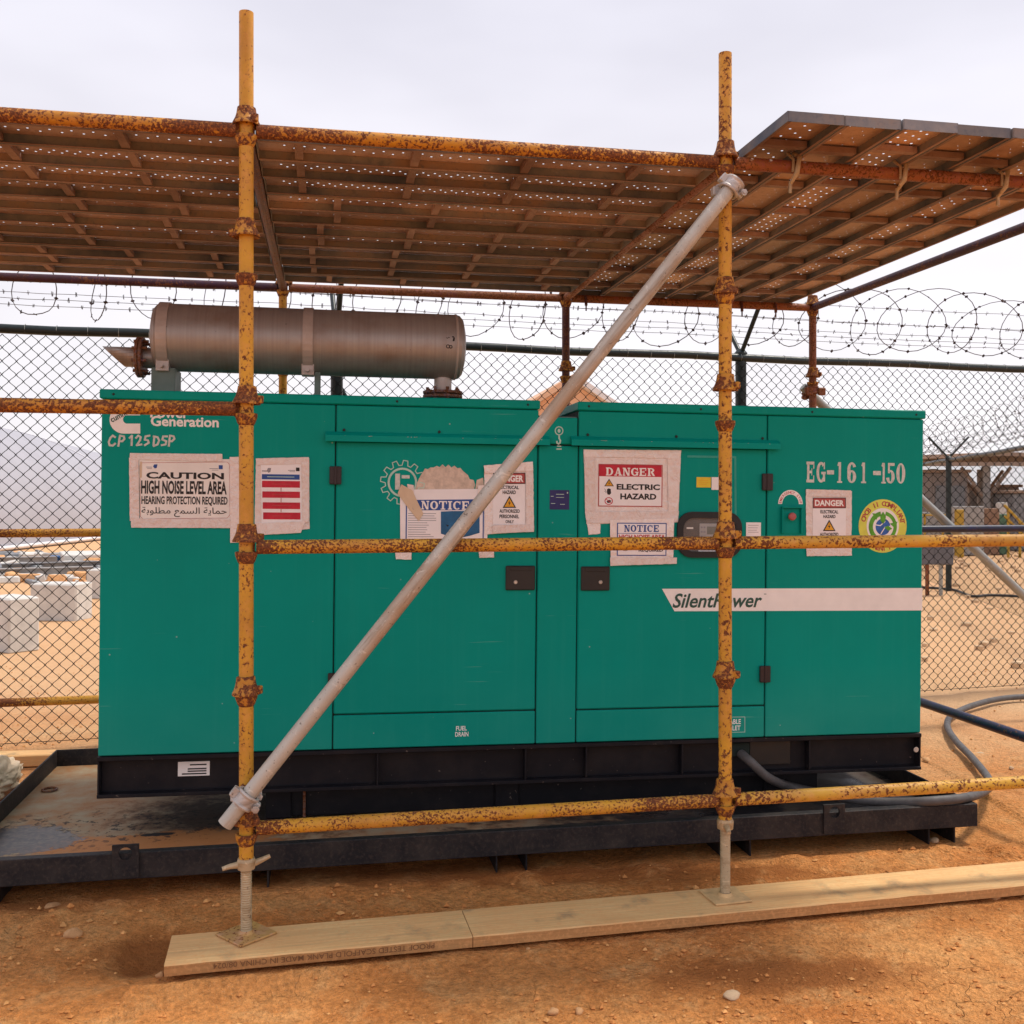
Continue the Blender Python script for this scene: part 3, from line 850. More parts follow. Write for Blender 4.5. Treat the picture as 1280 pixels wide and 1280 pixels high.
for a in range(8):
    q = 2 * pi * a / 8 + .3
    B().tube([(xf - .014, MY + .078 * cos(q), pz + .078 * sin(q)), (xf + .055, MY + .078 * cos(q), pz + .078 * sin(q))], .008, 6).build('bolt', 'flange', muf)
# inlet pipe at the right
xi = L(553.5, 480, MY).x
b_ = B().tube([(xi, MY, ztop + .03), (xi, MY, axz - R * .9)], .044, 22)
inl = b_.build('inlet_pipe', 'strap', muf)
FZ = ztop + .038
B().lathe([(.03, 0), (.098, 0), (.1, .004), (.1, .014), (.03, .016), (.03, .020), (.098, .020), (.1, .024), (.1, .034), (.03, .036)], (xi, MY, FZ), 28).build('flange', 'flange', muf)
for a in range(8):
    q = 2 * pi * a / 8 + .2
    B().tube([(xi + .08 * cos(q), MY + .08 * sin(q), FZ - .012), (xi + .08 * cos(q), MY + .08 * sin(q), FZ + .052)], .009, 6).build('bolt', 'flange', muf)
B().tube([(xi, MY, ztop - .01), (xi, MY, FZ + .004)], .055, 20).build('pipe_collar', 'flange', muf)
# burnt-in marks on the muffler's right end
def on_muffler(px, py):
    inv = M_GEN.inverted(); o = inv @ Vector((0, 0, CH)); d = inv.to_3x3() @ Vector(((px - 640) / F, 1, (HZ - py) / F))
    oy, oz = o.y - MY, o.z - axz
    a, b2, c2 = d.y ** 2 + d.z ** 2, 2 * (oy * d.y + oz * d.z), oy * oy + oz * oz - (R + .0012) ** 2
    t = (-b2 - sqrt(max(0, b2 * b2 - 4 * a * c2))) / (2 * a)
    return o + d * t
b_ = B()
for cx_, cy_, r_ in ((560, 433, 2.0), (563.5, 433.5, 1.7)):
    b_.tube([on_muffler(cx_ + r_ * cos(t * pi / 6), cy_ + r_ * sin(t * pi / 6)) for t in range(12)], .0022, 5, closed=True)
b_.tube([on_muffler(565 + x, 421 + y) for x, y in ((0, 0), (2, 0), (3, 2), (2.5, 5), (1.5, 5.5), (2, 2))], .003, 5)
b_.tube([on_muffler(558 + x, 422 + y) for x, y in ((0, 0), (1.5, 1), (3, -.5), (4.5, .5))], .0014, 5)
b_.build('scorch_mark', 'ink', muf)

# ------------------------------------------------------------------ print helpers (everything lies on the generator's front)
TXT = {}
def text_geo(body, bold=0.0, shear=0.0):
    k = (body, bold, shear)
    if k in TXT: return TXT[k]
    c = bpy.data.curves.new('lettering', 'FONT')
    c.body, c.offset, c.shear, c.resolution_u = body, bold, shear, 3
    o = bpy.data.objects.new('lettering', c)
    COL.objects.link(o)
    bpy.context.view_layer.update()
    me = o.evaluated_get(bpy.context.evaluated_depsgraph_get()).to_mesh()
    vs = [(v.co.x, v.co.y) for v in me.vertices]
    fs = [tuple(p.vertices) for p in me.polygons]
    bpy.data.objects.remove(o); bpy.data.curves.remove(c)
    x0, x1 = min(p[0] for p in vs), max(p[0] for p in vs)
    y0, y1 = min(p[1] for p in vs), max(p[1] for p in vs)
    TXT[k] = ([((x - x0) / (x1 - x0), (y - y0) / (y1 - y0)) for x, y in vs], fs, (x1 - x0) / (y1 - y0))
    return TXT[k]
SLAB = {
 'D': ['r .08 0 .34 1', 'r 0 0 .45 .13', 'r 0 .87 .45 1', 'a .42 .5 .52 .5 .26 .36 -90 90'],
 'A': ['p .1 0 .24 0 .56 .92 .42 1', 'p .40 1 .62 1 .94 0 .66 0', 'r .22 .25 .74 .37', 'r 0 0 .36 .12', 'r .56 0 1.02 .12'],
 'N': ['r .1 0 .24 1', 'r .76 0 .90 1', 'p .08 1 .36 1 .9 0 .64 0', 'r 0 0 .36 .12', 'r .64 .88 1 1', 'r 0 .88 .3 1'],
 'G': ['a .5 .5 .5 .5 .22 .37 45 318', 'r .52 .40 1 .52', 'r .70 .05 .93 .46', 'r .78 .64 .90 .98'],
 'E': ['r .08 0 .34 1', 'r 0 0 .9 .14', 'r 0 .86 .9 1', 'r .3 .44 .66 .57', 'r .8 0 .9 .34', 'r .8 .66 .9 1', 'r .58 .33 .66 .68'],
 'R': ['r .08 0 .34 1', 'r 0 0 .46 .12', 'r 0 .88 .46 1', 'a .44 .73 .44 .27 .18 .14 -90 90', 'p .40 .50 .66 .50 1 .0 .70 .0'],
 'O': ['a .5 .5 .5 .5 .22 .37 0 360'],
 'T': ['r .37 0 .63 1', 'r 0 .86 1 1', 'r 0 .64 .1 1', 'r .9 .64 1 1', 'r .2 0 .8 .12'],
 'I': ['r .24 0 .76 1', 'r 0 0 1 .13', 'r 0 .87 1 1'],
 'C': ['a .5 .5 .5 .5 .22 .37 45 315', 'r .8 .62 .93 .98'],
 '1': ['r .30 0 .74 1', 'r 0 0 1 .08', 'p 0 .84 .3 .80 .3 1 .2 1'],
 '6': ['a .5 .31 .5 .31 .14 .22 0 360', 'r 0 .28 .34 .70', 'a .5 .68 .5 .32 .16 .22 20 180'],
 '5': ['r .12 .86 .92 1', 'r .12 .50 .34 .9', 'a .42 .33 .52 .33 .14 .23 -170 125'],
 '0': ['a .5 .5 .5 .5 .15 .42 0 360'],
 '-': ['r 0 .40 1 .60'],
}
def slab_geo(ch):
    vs, fs, k = [], [], 0
    for pc in SLAB[ch]:
        t = pc.split(); q = [float(x) for x in t[1:]]
        if t[0] == 'r': pts = [(q[0], q[1]), (q[2], q[1]), (q[2], q[3]), (q[0], q[3])]
        elif t[0] == 'p': pts = list(zip(q[::2], q[1::2]))
        if t[0] in 'rp':
            b0 = len(vs); vs += [(x, y, k) for x, y in pts]; fs.append(tuple(range(b0, b0 + len(pts))))
        else:
            st = 20; b0 = len(vs)
            for i in range(st + 1):
                a = radians(q[6] + (q[7] - q[6]) * i / st)
                vs += [(q[0] + q[2] * cos(a), q[1] + q[3] * sin(a), k), (q[0] + q[4] * cos(a), q[1] + q[5] * sin(a), k)]
            for i in range(st): fs.append((b0 + 2 * i, b0 + 2 * i + 2, b0 + 2 * i + 3, b0 + 2 * i + 1))
        k += 1
    return vs, fs

class Sheet:
    """Collects flat print on the generator's face for one thing or part; y is how far it stands proud."""
    def __init__(s, parent, origin=(0, 0, 0)): s.p, s.o = parent, Vector(origin)
    def pt(s, px, py, y): q = L(px, py); return Vector((q.x, -y, q.z)) - s.o
    def rect(s, r):
        x0, x1 = L(r[0], (r[1] + r[3]) / 2).x, L(r[2], (r[1] + r[3]) / 2).x
        z1, z0 = L((r[0] + r[2]) / 2, r[1]).z, L((r[0] + r[2]) / 2, r[3]).z
        return x0 - s.o.x, z0 - s.o.z, x1 - s.o.x, z1 - s.o.z
    def box(s, name, r, y, mat, th=.0005):
        x0, z0, x1, z1 = s.rect(r)
        return B().box((x0, -y - s.o.y, z0), (x1, -y + th - s.o.y, z1)).build(name, mat, s.p)
    def boxes(s, name, rs, y, mat, th=.0004):
        b_ = B()
        for r in rs:
            x0, z0, x1, z1 = s.rect(r)
            b_.box((x0, -y - s.o.y, z0), (x1, -y + th - s.o.y, z1))
        return b_.build(name, mat, s.p)
    def poly(s, name, pts, y, mat, th=.0006):
        return B().poly([s.pt(a, c, y) for a, c in pts], (0, th, 0)).build(name, mat, s.p)
    def tape(s, name, pts, y, mat='tape', amp=.0030):
        """A soft, slightly wrinkled strip: four corners, gridded and pushed about."""
        P = [s.pt(a, c, y) for a, c in pts]
        e0, e1 = (P[1] - P[0]).length, (P[3] - P[0]).length
        nu, nv = max(2, int(e0 / .012)), max(2, int(e1 / .012))
        sd = random.random() * 40
        vs = []
        for j in range(nv + 1):
            for i in range(nu + 1):
                u, v_ = i / nu, j / nv
                q = P[0].lerp(P[1], u).lerp(P[3].lerp(P[2], u), v_)
                w_ = noise.noise((q.x * 38 + sd, q.z * 38, sd)) * amp
                ed = .0012 * noise.noise((q.x * 120, q.z * 120, sd))
                if i in (0, nu): q.x += ed * 1.4
                if j in (0, nv): q.z += ed * 1.4
                q.y -= abs(w_)
                vs.append(q)
        b_ = B()
        b_.add(vs, [(j * (nu + 1) + i, j * (nu + 1) + i + 1, (j + 1) * (nu + 1) + i + 1, (j + 1) * (nu + 1) + i) for j in range(nv) for i in range(nu)], 0, True)
        return b_.build(name, mat, s.p)
    def text(s, body, r, y, mat, bold=0.0, shear=0.0, name='lettering'):
        vs, fs, _ = text_geo(body, bold, shear)
        x0, z0, x1, z1 = s.rect(r)
        return s._flat(name, [(x0 + (x1 - x0) * a, z0 + (z1 - z0) * c) for a, c in vs], fs, y, mat)
    def _flat(s, name, pts, fs, y, mat):
        b_ = B(); b_.add([Vector((x, -y - s.o.y, z)) for x, z in pts], fs)
        return b_.build(name, mat, s.p)
    def slab(s, word, r, y, mat, gap=.10, slots=None, name='lettering'):
        x0, z0, x1, z1 = s.rect(r)
        ws = [0.55 if c == 'I' else 1.0 for c in word]
        tot = sum(ws) + gap * (len(word) - 1); x = 0; b_ = B()
        for i, c in enumerate(word):
            vs, fs = slab_geo(c)
            if slots: a, w_ = slots[i]
            else: a, w_ = x / tot, ws[i] / tot
            b_.add([Vector((x0 + (x1 - x0) * (a + w_ * p), -y - k * .00008 - s.o.y, z0 + (z1 - z0) * q)) for p, q, k in vs], fs)
            x += ws[i] + gap
        return b_.build(name, mat, s.p)
    def lines(s, name, strokes, wd, y, mat, closed=False):
        """Painted strokes through photo points, wd metres wide."""
        b_ = B(); k = 0
        for st in strokes:
            P = [s.pt(a, c, y) for a, c in st]
            if closed: P = P + [P[0]]
            for a, c in zip(P, P[1:]):
                t = (c - a)
                if t.length < 1e-6: continue
                t.normalize(); nn = Vector((-t.z, 0, t.x)) * wd / 2; ex = t * wd * .35
                o = Vector((0, -.00004 * (k % 9), 0)); k += 1
                b_.add([a - ex + nn + o, c + ex + nn + o, c + ex - nn + o, a - ex - nn + o], [(0, 1, 2, 3)])
        return b_.build(name, mat, s.p)
    def arc_text(s, body, c, rx, ry, a0, a1, hgt, y, mat, bold=0.0, inward=False, name='lettering'):
        b_ = B(); n_ = len(body)
        cc = s.pt(c[0], c[1], y); k = (L(c[0] + 1, c[1]).x - L(c[0], c[1]).x)
        for i, chx in enumerate(body):
            if chx == ' ': continue
            vs, fs, asp = text_geo(chx, bold)
            a = radians(a0 + (a1 - a0) * (i / max(1, n_ - 1)))
            ctr = Vector((cos(a) * rx * k, 0, sin(a) * ry * k))
            up = Vector((cos(a), 0, sin(a))) * (-1 if inward else 1)
            rt = Vector((up.z, 0, -up.x))
            wd = min(asp * hgt, hgt * .95) * k; h_ = hgt * k
            b_.add([cc + ctr + rt * ((p - .5) * wd) + up * ((q - .5) * h_) for p, q in vs], fs)
        return b_.build(name, mat, s.p)
    def disc(s, name, c, rx, ry, y, mat, a0=0, a1=360, inner=0.0, n_=40):
        cc = s.pt(c[0], c[1], y); k = (L(c[0] + 1, c[1]).x - L(c[0], c[1]).x)
        b_ = B(); P = []
        for i in range(n_ + 1):
            a = radians(a0 + (a1 - a0) * i / n_)
            for t in (1.0, inner): P.append(cc + Vector((cos(a) * rx * k * t, 0, sin(a) * ry * k * t)))
        b_.add(P, [(2 * i, 2 * i + 2, 2 * i + 3, 2 * i + 1) for i in range(n_)])
        return b_.build(name, mat, s.p)

# ---- painted and stuck-on print that belongs to the generator
G = Sheet(gen)
lg = G.poly('stripe_decal', [(827.5, 736), (1153, 735), (1152.5, 763), (843, 764)], .0008, 'white')
lg['label'] = 'white slanted stripe with green lettering'
Sheet(lg).text('SilentPower', (840.5, 741.5, 952.5, 759.5), .0022, 'ink_green', .018, .28)
Sheet(lg).lines('trademark_sign', [[(955, 742.5), (957.5, 742.5)]], .003, .0022, 'ink_green')
# C-shaped logo with the name across it
o_, i_ = [], []
for k in range(21):
    a = radians(90 + 180 * k / 20)
    o_.append((154.5 + 17.5 * cos(a), 524.5 - 17.5 * sin(a)))
    i_.append((159 + 5.2 * cos(a), 524.3 - 5.2 * sin(a)))
logo = G.poly('logo_decal', [(175.3, 507)] + o_ + [(175.3, 542), (175.3, 529.5)] + i_[::-1] + [(175.3, 519.1)], .0008, 'white')
q = L(152.5, 518)
vs, fs, asp = text_geo('cummins', .02)
b_ = B(); ca, sa = cos(radians(30)), sin(radians(30))
b_.add([Vector((q.x + ((p - .5) * .108 * ca - (t - .5) * .024 * sa), -.0022, q.z + ((p - .5) * .108 * sa + (t - .5) * .024 * ca))) for p, t in vs], fs)
b_.build('lettering', 'ink_green', logo)
G.text('Power', (188, 511, 236, 522.5), .0009, 'white', .028, name='name_lettering')
G.text('Generation', (188.5, 520.5, 273.5, 533.5), .0009, 'white', .028, name='name_lettering')
# brushed-on type code
hand = []
def H(x, *pts): hand.append([(x + a, 543.5 + c) for a, c in pts])
H(135, (9, 3), (6, 1), (3, 4), (1, 9), (2, 13), (6, 13.5), (9, 11))
H(147, (1, 14), (3, 1)); H(147, (3, 1), (8, 2), (8.5, 5), (6, 8), (2, 8))
H(161, (1, 4), (4, 1)); H(161, (4, 1), (3.5, 13))
H(170, (0, 4), (3, 1), (6, 3), (5, 7), (1, 13)); H(170, (1, 13), (7, 12))
H(180, (7, 1), (2, 2), (1, 6), (5, 7), (6, 10), (1, 13))
H(191, (1, 13), (2, 2)); H(191, (1, 2), (6, 3), (8, 7), (6, 12), (1, 14))
H(201, (8, 2), (3, 2), (2, 6), (7, 8), (6, 12), (1, 13))
H(210, (1, 14), (2.5, 1)); H(210, (2.5, 1), (7, 2), (8, 5), (5, 8), (2, 8))
G.lines('painted_code', hand, .0085, .0007, 'white_old')
G.slab('EG-161-150', (1008, 578, 1131.5, 603.8), .0007, 'white_old', slots=[(0, .085), (.100, .092), (.205, .070), (.308, .050), (.410, .088), (.550, .050), (.672, .078), (.755, .046), (.812, .084), (.908, .092)], name='painted_code')
# gear emblem and what is left of a torn sticker
tooth = []
for i in range(12):
    a = 2 * pi * i / 12 + .15
    for da, rr in ((-.17, 21.5), (-.10, 27.5), (.10, 27.5), (.17, 21.5)):
        tooth.append((503 + rr * sin(a + da), 603 - rr * cos(a + da)))
gr = G.lines('gear_emblem', [tooth], .0042, .0006, 'faint', True)
Sheet(gr).disc('gear_ring', (503, 603), 18.5, 18.5, .0007, 'faint', inner=.86)
Sheet(gr).boxes('gear_core', [(494, 592, 500, 612), (502, 594, 512, 598)], .0007, 'white_old')
rag = [(519, 612), (521, 604), (526, 594), (530, 588)]
for k in range(14):
    rag.append((531 + k * 3.7, 586 - 4.5 * sin(pi * k / 13) + random.uniform(-1.2, 1.2) + (2.4 if k % 2 else 0)))
rag += [(585, 594), (587, 599), (592, 600), (594, 606), (592, 613)]
G.poly('sticker_residue', rag, .0007, 'residue', .0005)
G.poly('sticker_residue', [(596, 600), (604, 597), (605, 611), (594, 612)], .0008, 'residue', .0005)
bl = G.box('maker_label', (687, 612.5, 711.5, 637), .0008, 'navy')
Sheet(bl).boxes('label_print', [(695, 617.5, 705, 618.3), (695, 621.5, 705, 622.1), (688.5, 620, 692, 620.7), (688.5, 629, 694, 629.6), (700, 630, 706, 630.7), (708.5, 615, 710, 617)], .0014, 'faint')
hk = G.disc('lifting_hook_sign', (698.8, 538.5), 5.4, 5.6, .0007, 'faint', inner=.76)
Sheet(hk).disc('hook_eye', (698.8, 538.5), 1.8, 2.4, .0007, 'faint')
Sheet(hk).lines('hook_shape', [[(698.9, 544.5), (699, 548), (700.4, 551), (700, 553.5), (698, 554.8), (696.2, 553.6), (696, 551.8)]], .0075, .0007, 'faint')
Sheet(hk).boxes('sign_caption', [(696.2, 557, 701.5, 558.6), (695.4, 560.4, 702, 562.2)], .0007, 'faint')
fd = G.text('FUEL', (570, 907.5, 583.5, 913.2), .0009, 'white', .02, name='drain_lettering')
G.text('DRAIN', (569, 914.8, 585.5, 920.6), .0009, 'white', .02, name='drain_lettering')
cb = G.lines('inlet_label', [[(906, 896.5), (931, 896), (931, 915), (906, 915.5)]], .0025, .0008, 'faint', True)
Sheet(cb).text('CABLE', (907.5, 899, 926, 905.2), .0009, 'white', .02)
Sheet(cb).text('INLET', (909, 907, 925.5, 913), .0009, 'white', .02)
MT['ghost'] = plain('unfaded_paint', (0.030, 0.330, 0.265), 0.5)
G.lines('label_ghost', [[(860, 570.5), (919, 571.5)], [(919, 571.5), (919.5, 650)]], .010, .0005, 'ghost')
yl = G.box('service_label', (870.5, 596.5, 888.5, 609.3), .0016, 'yellow_lab')
Sheet(yl).boxes('label_print', [(873, 600, 885, 600.6), (873, 602.5, 886, 603.1), (873, 605, 883, 605.6)], .0022, 'amber')
G.box('service_label', (889.3, 596.5, 899, 612.3), .0016, 'paper')
sl = G.box('service_label', (932.5, 653, 951, 670.5), .0016, 'paper')
Sheet(sl).boxes('label_print', [(935, 656.5, 948, 657), (935, 659.5, 947, 660), (935, 662.5, 946, 663), (935, 665, 948, 665.5)], .0022, 'ink_grey')
ea = G.disc('stop_label', (988, 630), 15.3, 16.5, .0008, 'white', 0, 180, inner=.68)
Sheet(ea).arc_text('EMERGENCY STOP', (988, 630), 12.8, 13.8, 172, 8, 3.0, .0014, 'ink_red', .01)
nl = B()
p0, p1 = L(220.5, 955.5), L(260.5, 972.5)
rate = B().box((p0.x, .0425, p1.z), (p1.x, .0445, p0.z), .001).build('rating_plate', 'white', base)
b_ = B()
for t, w_ in ((.22, .55), (.50, .62), (.66, .62), (.84, .8)):
    z = p0.z + (p1.z - p0.z) * t
    b_.box((p1.x - (p1.x - p0.x) * w_ - .01, .0414, z - .003), (p1.x - .014, .0424, z + .003))
b_.build('plate_print', 'ink', base)
# compliance roundel
rd = G.disc('compliance_sticker', (1103.3, 657.5), 30, 31, .0009, 'lime')
rd['label'] = 'round yellow and green compliance sticker'
R_ = Sheet(rd)
R_.disc('sticker_core', (1103.3, 657.5), 20.2, 20.8, .0014, 'white')
R_.arc_text('CPCB II COMPLIANT', (1103.3, 657.5), 25, 25.8, 163, 12, 6.0, .0016, 'ink_red2', .03)
R_.arc_text('MENT P', (1103.3, 657.5), 25.2, 26, 248, 292, 5.6, .0016, 'ink_red2', .03, inward=True)
R_.disc('green_arc', (1103.3, 658.5), 17.6, 18, .0018, 'leaf', 100, 235, inner=.70)
R_.disc('green_arc', (1103.3, 658.5), 17.6, 18, .0018, 'leaf', -75, 78, inner=.76)
R_.poly('arrow_head', [(1090, 641.5), (1099.5, 642.5), (1095, 650)], .0020, 'leaf', .0001)
R_.poly('arrow_head', [(1112, 654.5), (1121.5, 652), (1119, 661)], .0020, 'leaf', .0001)
R_.disc('globe', (1103.5, 658.5), 9.2, 9.6, .0018, 'globe')
R_.lines('globe_gap', [[(1094, 656), (1100, 657), (1106, 652)], [(1101, 667), (1106, 659), (1112, 658)]], .005, .0022, 'white')
R_.poly('leaf', [(1103.5, 639.5), (1107, 645), (1106.5, 651), (1103.5, 655), (1100.3, 651), (1100, 645)], .0026, 'leaf', .0001)
R_.poly('leaf', [(1105, 659), (1110, 657), (1115, 661), (1110, 663.5)], .0026, 'leaf', .0001)

# ---- notices taped on: each is a thing
def notice(name, label, px, py, cat='sign'):
    q = L(px, py)
    t = thing(name, label, cat, M_GEN @ TR(q.x, 0, q.z))
    return Sheet(t, (q.x, 0, q.z))
def hazard_triangle(S, pts, y):
    (x0, y0, x1, y1) = pts
    xm = (x0 + x1) / 2
    S.poly('warning_triangle', [(xm, y0), (x1, y1), (x0, y1)], y, 'ink', .0002)
    k = .16
    S.poly('triangle_fill', [(xm, y0 + (y1 - y0) * .2), (x1 - (x1 - x0) * .13, y1 - (y1 - y0) * .09), (x0 + (x1 - x0) * .13, y1 - (y1 - y0) * .09)], y + .0005, 'amber', .0002)
    h_ = y1 - y0
    S.poly('lightning_bolt', [(xm + .3, y0 + h_ * .36), (xm - h_ * .10, y0 + h_ * .64), (xm, y0 + h_ * .64), (xm - h_ * .05, y0 + h_ * .86), (xm + h_ * .10, y0 + h_ * .56), (xm, y0 + h_ * .56)], y + .001, 'ink', .0002)
# caution sheet, far left
S = notice('caution_sign', 'white caution notice about noise and hearing protection in English and Arabic, left end', 231, 655)
S.poly('sheet', [(174, 575), (288, 574), (289, 650), (175, 651)], .0022, 'paper_grey')
S.lines('border_line', [[(178, 578.5), (284, 577.5), (287, 580.5), (287.5, 643.5), (284, 647.5), (179, 648.5), (175.5, 645.5), (175, 581.5)]], .0016, .003, 'ink_red2', True)
S.text('CAUTION', (183, 590.5, 280, 598.8), .0032, 'ink', .035)
S.text('HIGH NOISE LEVEL AREA', (176.5, 601, 283.5, 617.8), .0032, 'ink', .034)
S.text('HEARING PROTECTION REQUIRED', (177, 620.5, 284.5, 632.3), .0032, 'ink', .026)
ar = [0xFEA3, 0xFEE4, 0xFE8E, 0xFEF3, 0xFE94, 32, 0xFE8D, 0xFEDF, 0xFEB4, 0xFEE4, 0xFECA, 32, 0xFEE3, 0xFEC4, 0xFEE0, 0xFEEE, 0xFE91, 0xFE94]
S.text(''.join(chr(c) for c in reversed(ar)), (177, 634, 283.5, 646.3), .0032, 'ink', .006)
S.poly('small_logo', [(193, 580.5), (197, 580.5), (196, 585), (193.5, 585.5), (191.5, 583)], .0032, 'ink_blue', .0002)
S.boxes('small_print', [(183, 583.5, 190, 584.3), (184, 585.5, 190, 586.1), (262, 585.5, 273, 586.2), (265, 587.5, 273, 588)], .0032, 'ink_grey')
S.box('small_logo', (273.5, 581.5, 278.5, 586.5), .0032, 'ink_blue', .0002)
S.tape('tape', [(162.5, 566.5), (278, 567.5), (278, 577), (162.5, 574.5)], .0048)
S.tape('tape', [(161.5, 572), (173.6, 574), (174.5, 653), (162.5, 651)], .0040)
S.tape('tape', [(287, 571.5), (298.5, 571), (300, 678), (288, 678.5)], .0044)
S.tape('tape', [(163.5, 648), (288.5, 649), (288.5, 660), (164.5, 659.5)], .0052)
S.box('tan_stain', (175, 577, 177.5, 597), .0034, 'tan_tape', .0002)
# red and blue table sheet
S = notice('schedule_sheet', 'taped white sheet with one blue and four red bars beside yellow upright', 353, 660)
S.tape('plastic_sleeve', [(320, 575), (386.5, 573), (387, 661), (318, 668)], .0018)
S.poly('sheet', [(326, 579), (378, 578), (379, 655), (327, 656)], .0042, 'paper')
S.box('blue_bar', (327.4, 593, 374.6, 599.4), .0050, 'ink_blue', .0002)
S.boxes('bar_print', [(334, 595.7, 368, 596.6)], .0055, 'faint')
S.boxes('red_bar', [(327.6, 601.2, 375, 609.4), (328, 614.4, 375, 622.3), (328.5, 628, 375.2, 636.2), (329, 640.6, 375.6, 649.2)], .0050, 'ink_red', .0002)
S.boxes('bar_print', [(351, 609.6, 351.8, 614.2), (351, 622.6, 351.8, 627.8), (351, 636.4, 351.8, 640.2), (340, 604.8, 364, 605.4), (340, 617.8, 364, 618.4), (340, 631.6, 364, 632.2), (340, 644.6, 364, 645.2)], .0054, 'ink_red2')
S.boxes('small_print', [(327.5, 588, 334, 589.4), (360, 587.6, 369, 588.4), (362, 589.4, 369, 590)], .0050, 'ink_grey')
S.poly('small_logo', [(335, 585), (339, 585), (338, 590), (335.5, 591), (333.5, 588.5)], .0050, 'ink_grey', .0002)
S.box('small_logo', (370, 584.5, 374.5, 589), .0050, 'ink', .0002)
S.tape('tape', [(320, 573), (386, 571.5), (387, 580), (320.5, 581)], .0060)
S.tape('tape', [(376.5, 578), (386.5, 577), (386, 652), (378, 655)], .0064)
S.tape('tape', [(318.5, 654), (382, 651.5), (376, 666), (319.5, 669)], .0066)
# blue notice, with a torn tan tape across
S = notice('notice_board', 'large white notice with blue header and dark blue picture, tan tape across corner', 555, 692)
S.poly('sheet', [(500, 612), (609, 611), (609, 689), (500.5, 690)], .0030, 'paper')
S.poly('blue_header', [(507.5, 625), (604, 624), (604, 637.4), (512, 638)], .0040, 'ink_blue', .0002)
S.slab('NOTICE', (526.5, 626.3, 587, 637), .0046, 'white', .12)
S.boxes('frame_line', [(507, 630, 508.4, 690), (603.2, 637, 604.6, 690)], .0040, 'ink_blue', .0002)
S.poly('picture', [(551, 639.5), (565, 638.8), (585, 638.8), (599.3, 639.4), (599.3, 666), (586, 670), (573, 672.5), (560, 670), (551, 667)], .0042, 'ink_teal', .0002)
S.poly('picture_spot', [(557, 655.5), (561, 656.3), (559.5, 658.6)], .0048, 'ink', .0002)
S.boxes('small_print', [(510, 641.5 + 2.9 * i, 530 + (15, 13, 15, 15, 4, 6, 3, 4, 2, 8, 12)[i], 642.2 + 2.9 * i) for i in range(11)], .0040, 'ink_grey')
S.tape('tape', [(597, 607), (610, 606), (611, 622), (597, 623)], .0052)
S.tape('tape', [(493.5, 688.5), (514.5, 688), (514, 699.5), (495, 699)], .0052)
S.tape('tape', [(598, 688.5), (617.5, 688), (617.5, 696.8), (599, 697)], .0052)
S.tape('tape', [(509, 605), (517, 606.5), (517.5, 617), (510, 616)], .0050)
S.tape('torn_tape', [(501.5, 605.5), (515, 612.5), (529, 642), (523.5, 651.5)], .0060, 'tan_tape')
S.tape('torn_tape', [(501.5, 605.5), (523.5, 651.5), (510, 635), (497, 617)], .0058, 'tan_tape')
# danger, authorised personnel
def danger_portrait(name, label, outer, head, lines_, tri, yy=.0018, edge=None):
    S = notice(name, label, (outer[0][0] + outer[1][0]) / 2, (outer[2][1] + outer[3][1]) / 2)
    S.tape('plastic_sleeve', outer, yy)
    x0, y0, x1, y1 = head
    S.box('sheet', (x0 - .5, y0 - .5, x1 + .5, edge), yy + .0022, 'paper')
    S.box('red_header', head, yy + .0030, 'ink_red2', .0002)
    S.lines('header_line', [[(x0, y0), (x1, y0), (x1, y1), (x0, y1)]], .0035, yy + .0033, 'ink', True)
    S.text('DANGER', (x0 + 2, y0 + 2.4, x1 - 2, y1 - 2.2), yy + .0036, 'white', .04)
    for body, r in lines_: S.text(body, r, yy + .0030, 'ink', .03)
    hazard_triangle(S, tri, yy + .0030)
    S.box('bottom_line', (x0, edge - 1.0, x1, edge - .4), yy + .0030, 'ink_grey', .0002)
    return S
S = danger_portrait('danger_sign', 'small danger notice reading authorized personnel only, partly behind galvanised brace', [(605, 582), (665.5, 577.5), (667, 664), (606, 668)], (616.6, 591.5, 655.8, 604.5),
    [('ELECTRICAL', (621, 607, 648.3, 611.4)), ('HAZARD', (628, 613, 644.3, 617.6)), ('AUTHORIZED', (624, 636.6, 649.3, 641)), ('PERSONNEL', (624, 643.2, 648.5, 647.8)), ('ONLY', (631.5, 650, 642, 654))], (628, 619.6, 644.8, 634.8), .0062, edge=657)
S.tape('tape', [(604, 582), (665.5, 577), (665.8, 588), (606, 592)], .0118)
S.tape('tape', [(656.5, 587), (666, 587), (667, 664.5), (657.5, 665)], .0112)
S.tape('tape', [(615, 656.5), (666, 655), (666, 664.5), (616, 666.5)], .0122)
# danger electric hazard, landscape
S = notice('danger_sign', 'large square danger notice reading electric hazard, taped above smaller notice', 790, 653)
S.tape('plastic_sleeve', [(729, 562), (851, 563), (847, 653), (733, 655)], .0018)
S.tape('tape', [(733.5, 652), (750.5, 652), (750, 667), (735.5, 668.5)], .0022)
S.box('sheet', (747.6, 580.4, 827.8, 633.4), .0040, 'ink_red2')
S.box('print_field', (748.8, 581.6, 826.6, 632.2), .0046, 'paper')
S.box('red_header', (748.8, 581.6, 826.6, 595.8), .0052, 'ink_red', .0002)
S.slab('DANGER', (757, 584.8, 818.5, 594.8), .0058, 'white', .10)
S.text('ELECTRIC', (770.5, 605.2, 824.5, 612.4), .0052, 'ink', .04)
S.text('HAZARD', (775, 617, 820, 624.4), .0052, 'ink', .04)
hazard_triangle(S, (755, 598.4, 767, 607.8), .0052)
S.poly('hand_symbol', [(758.5, 611.5), (760.5, 610.5), (763, 611.2), (763.6, 616.5), (761.5, 618.6), (759, 618), (758.3, 615)], .0052, 'ink', .0002)
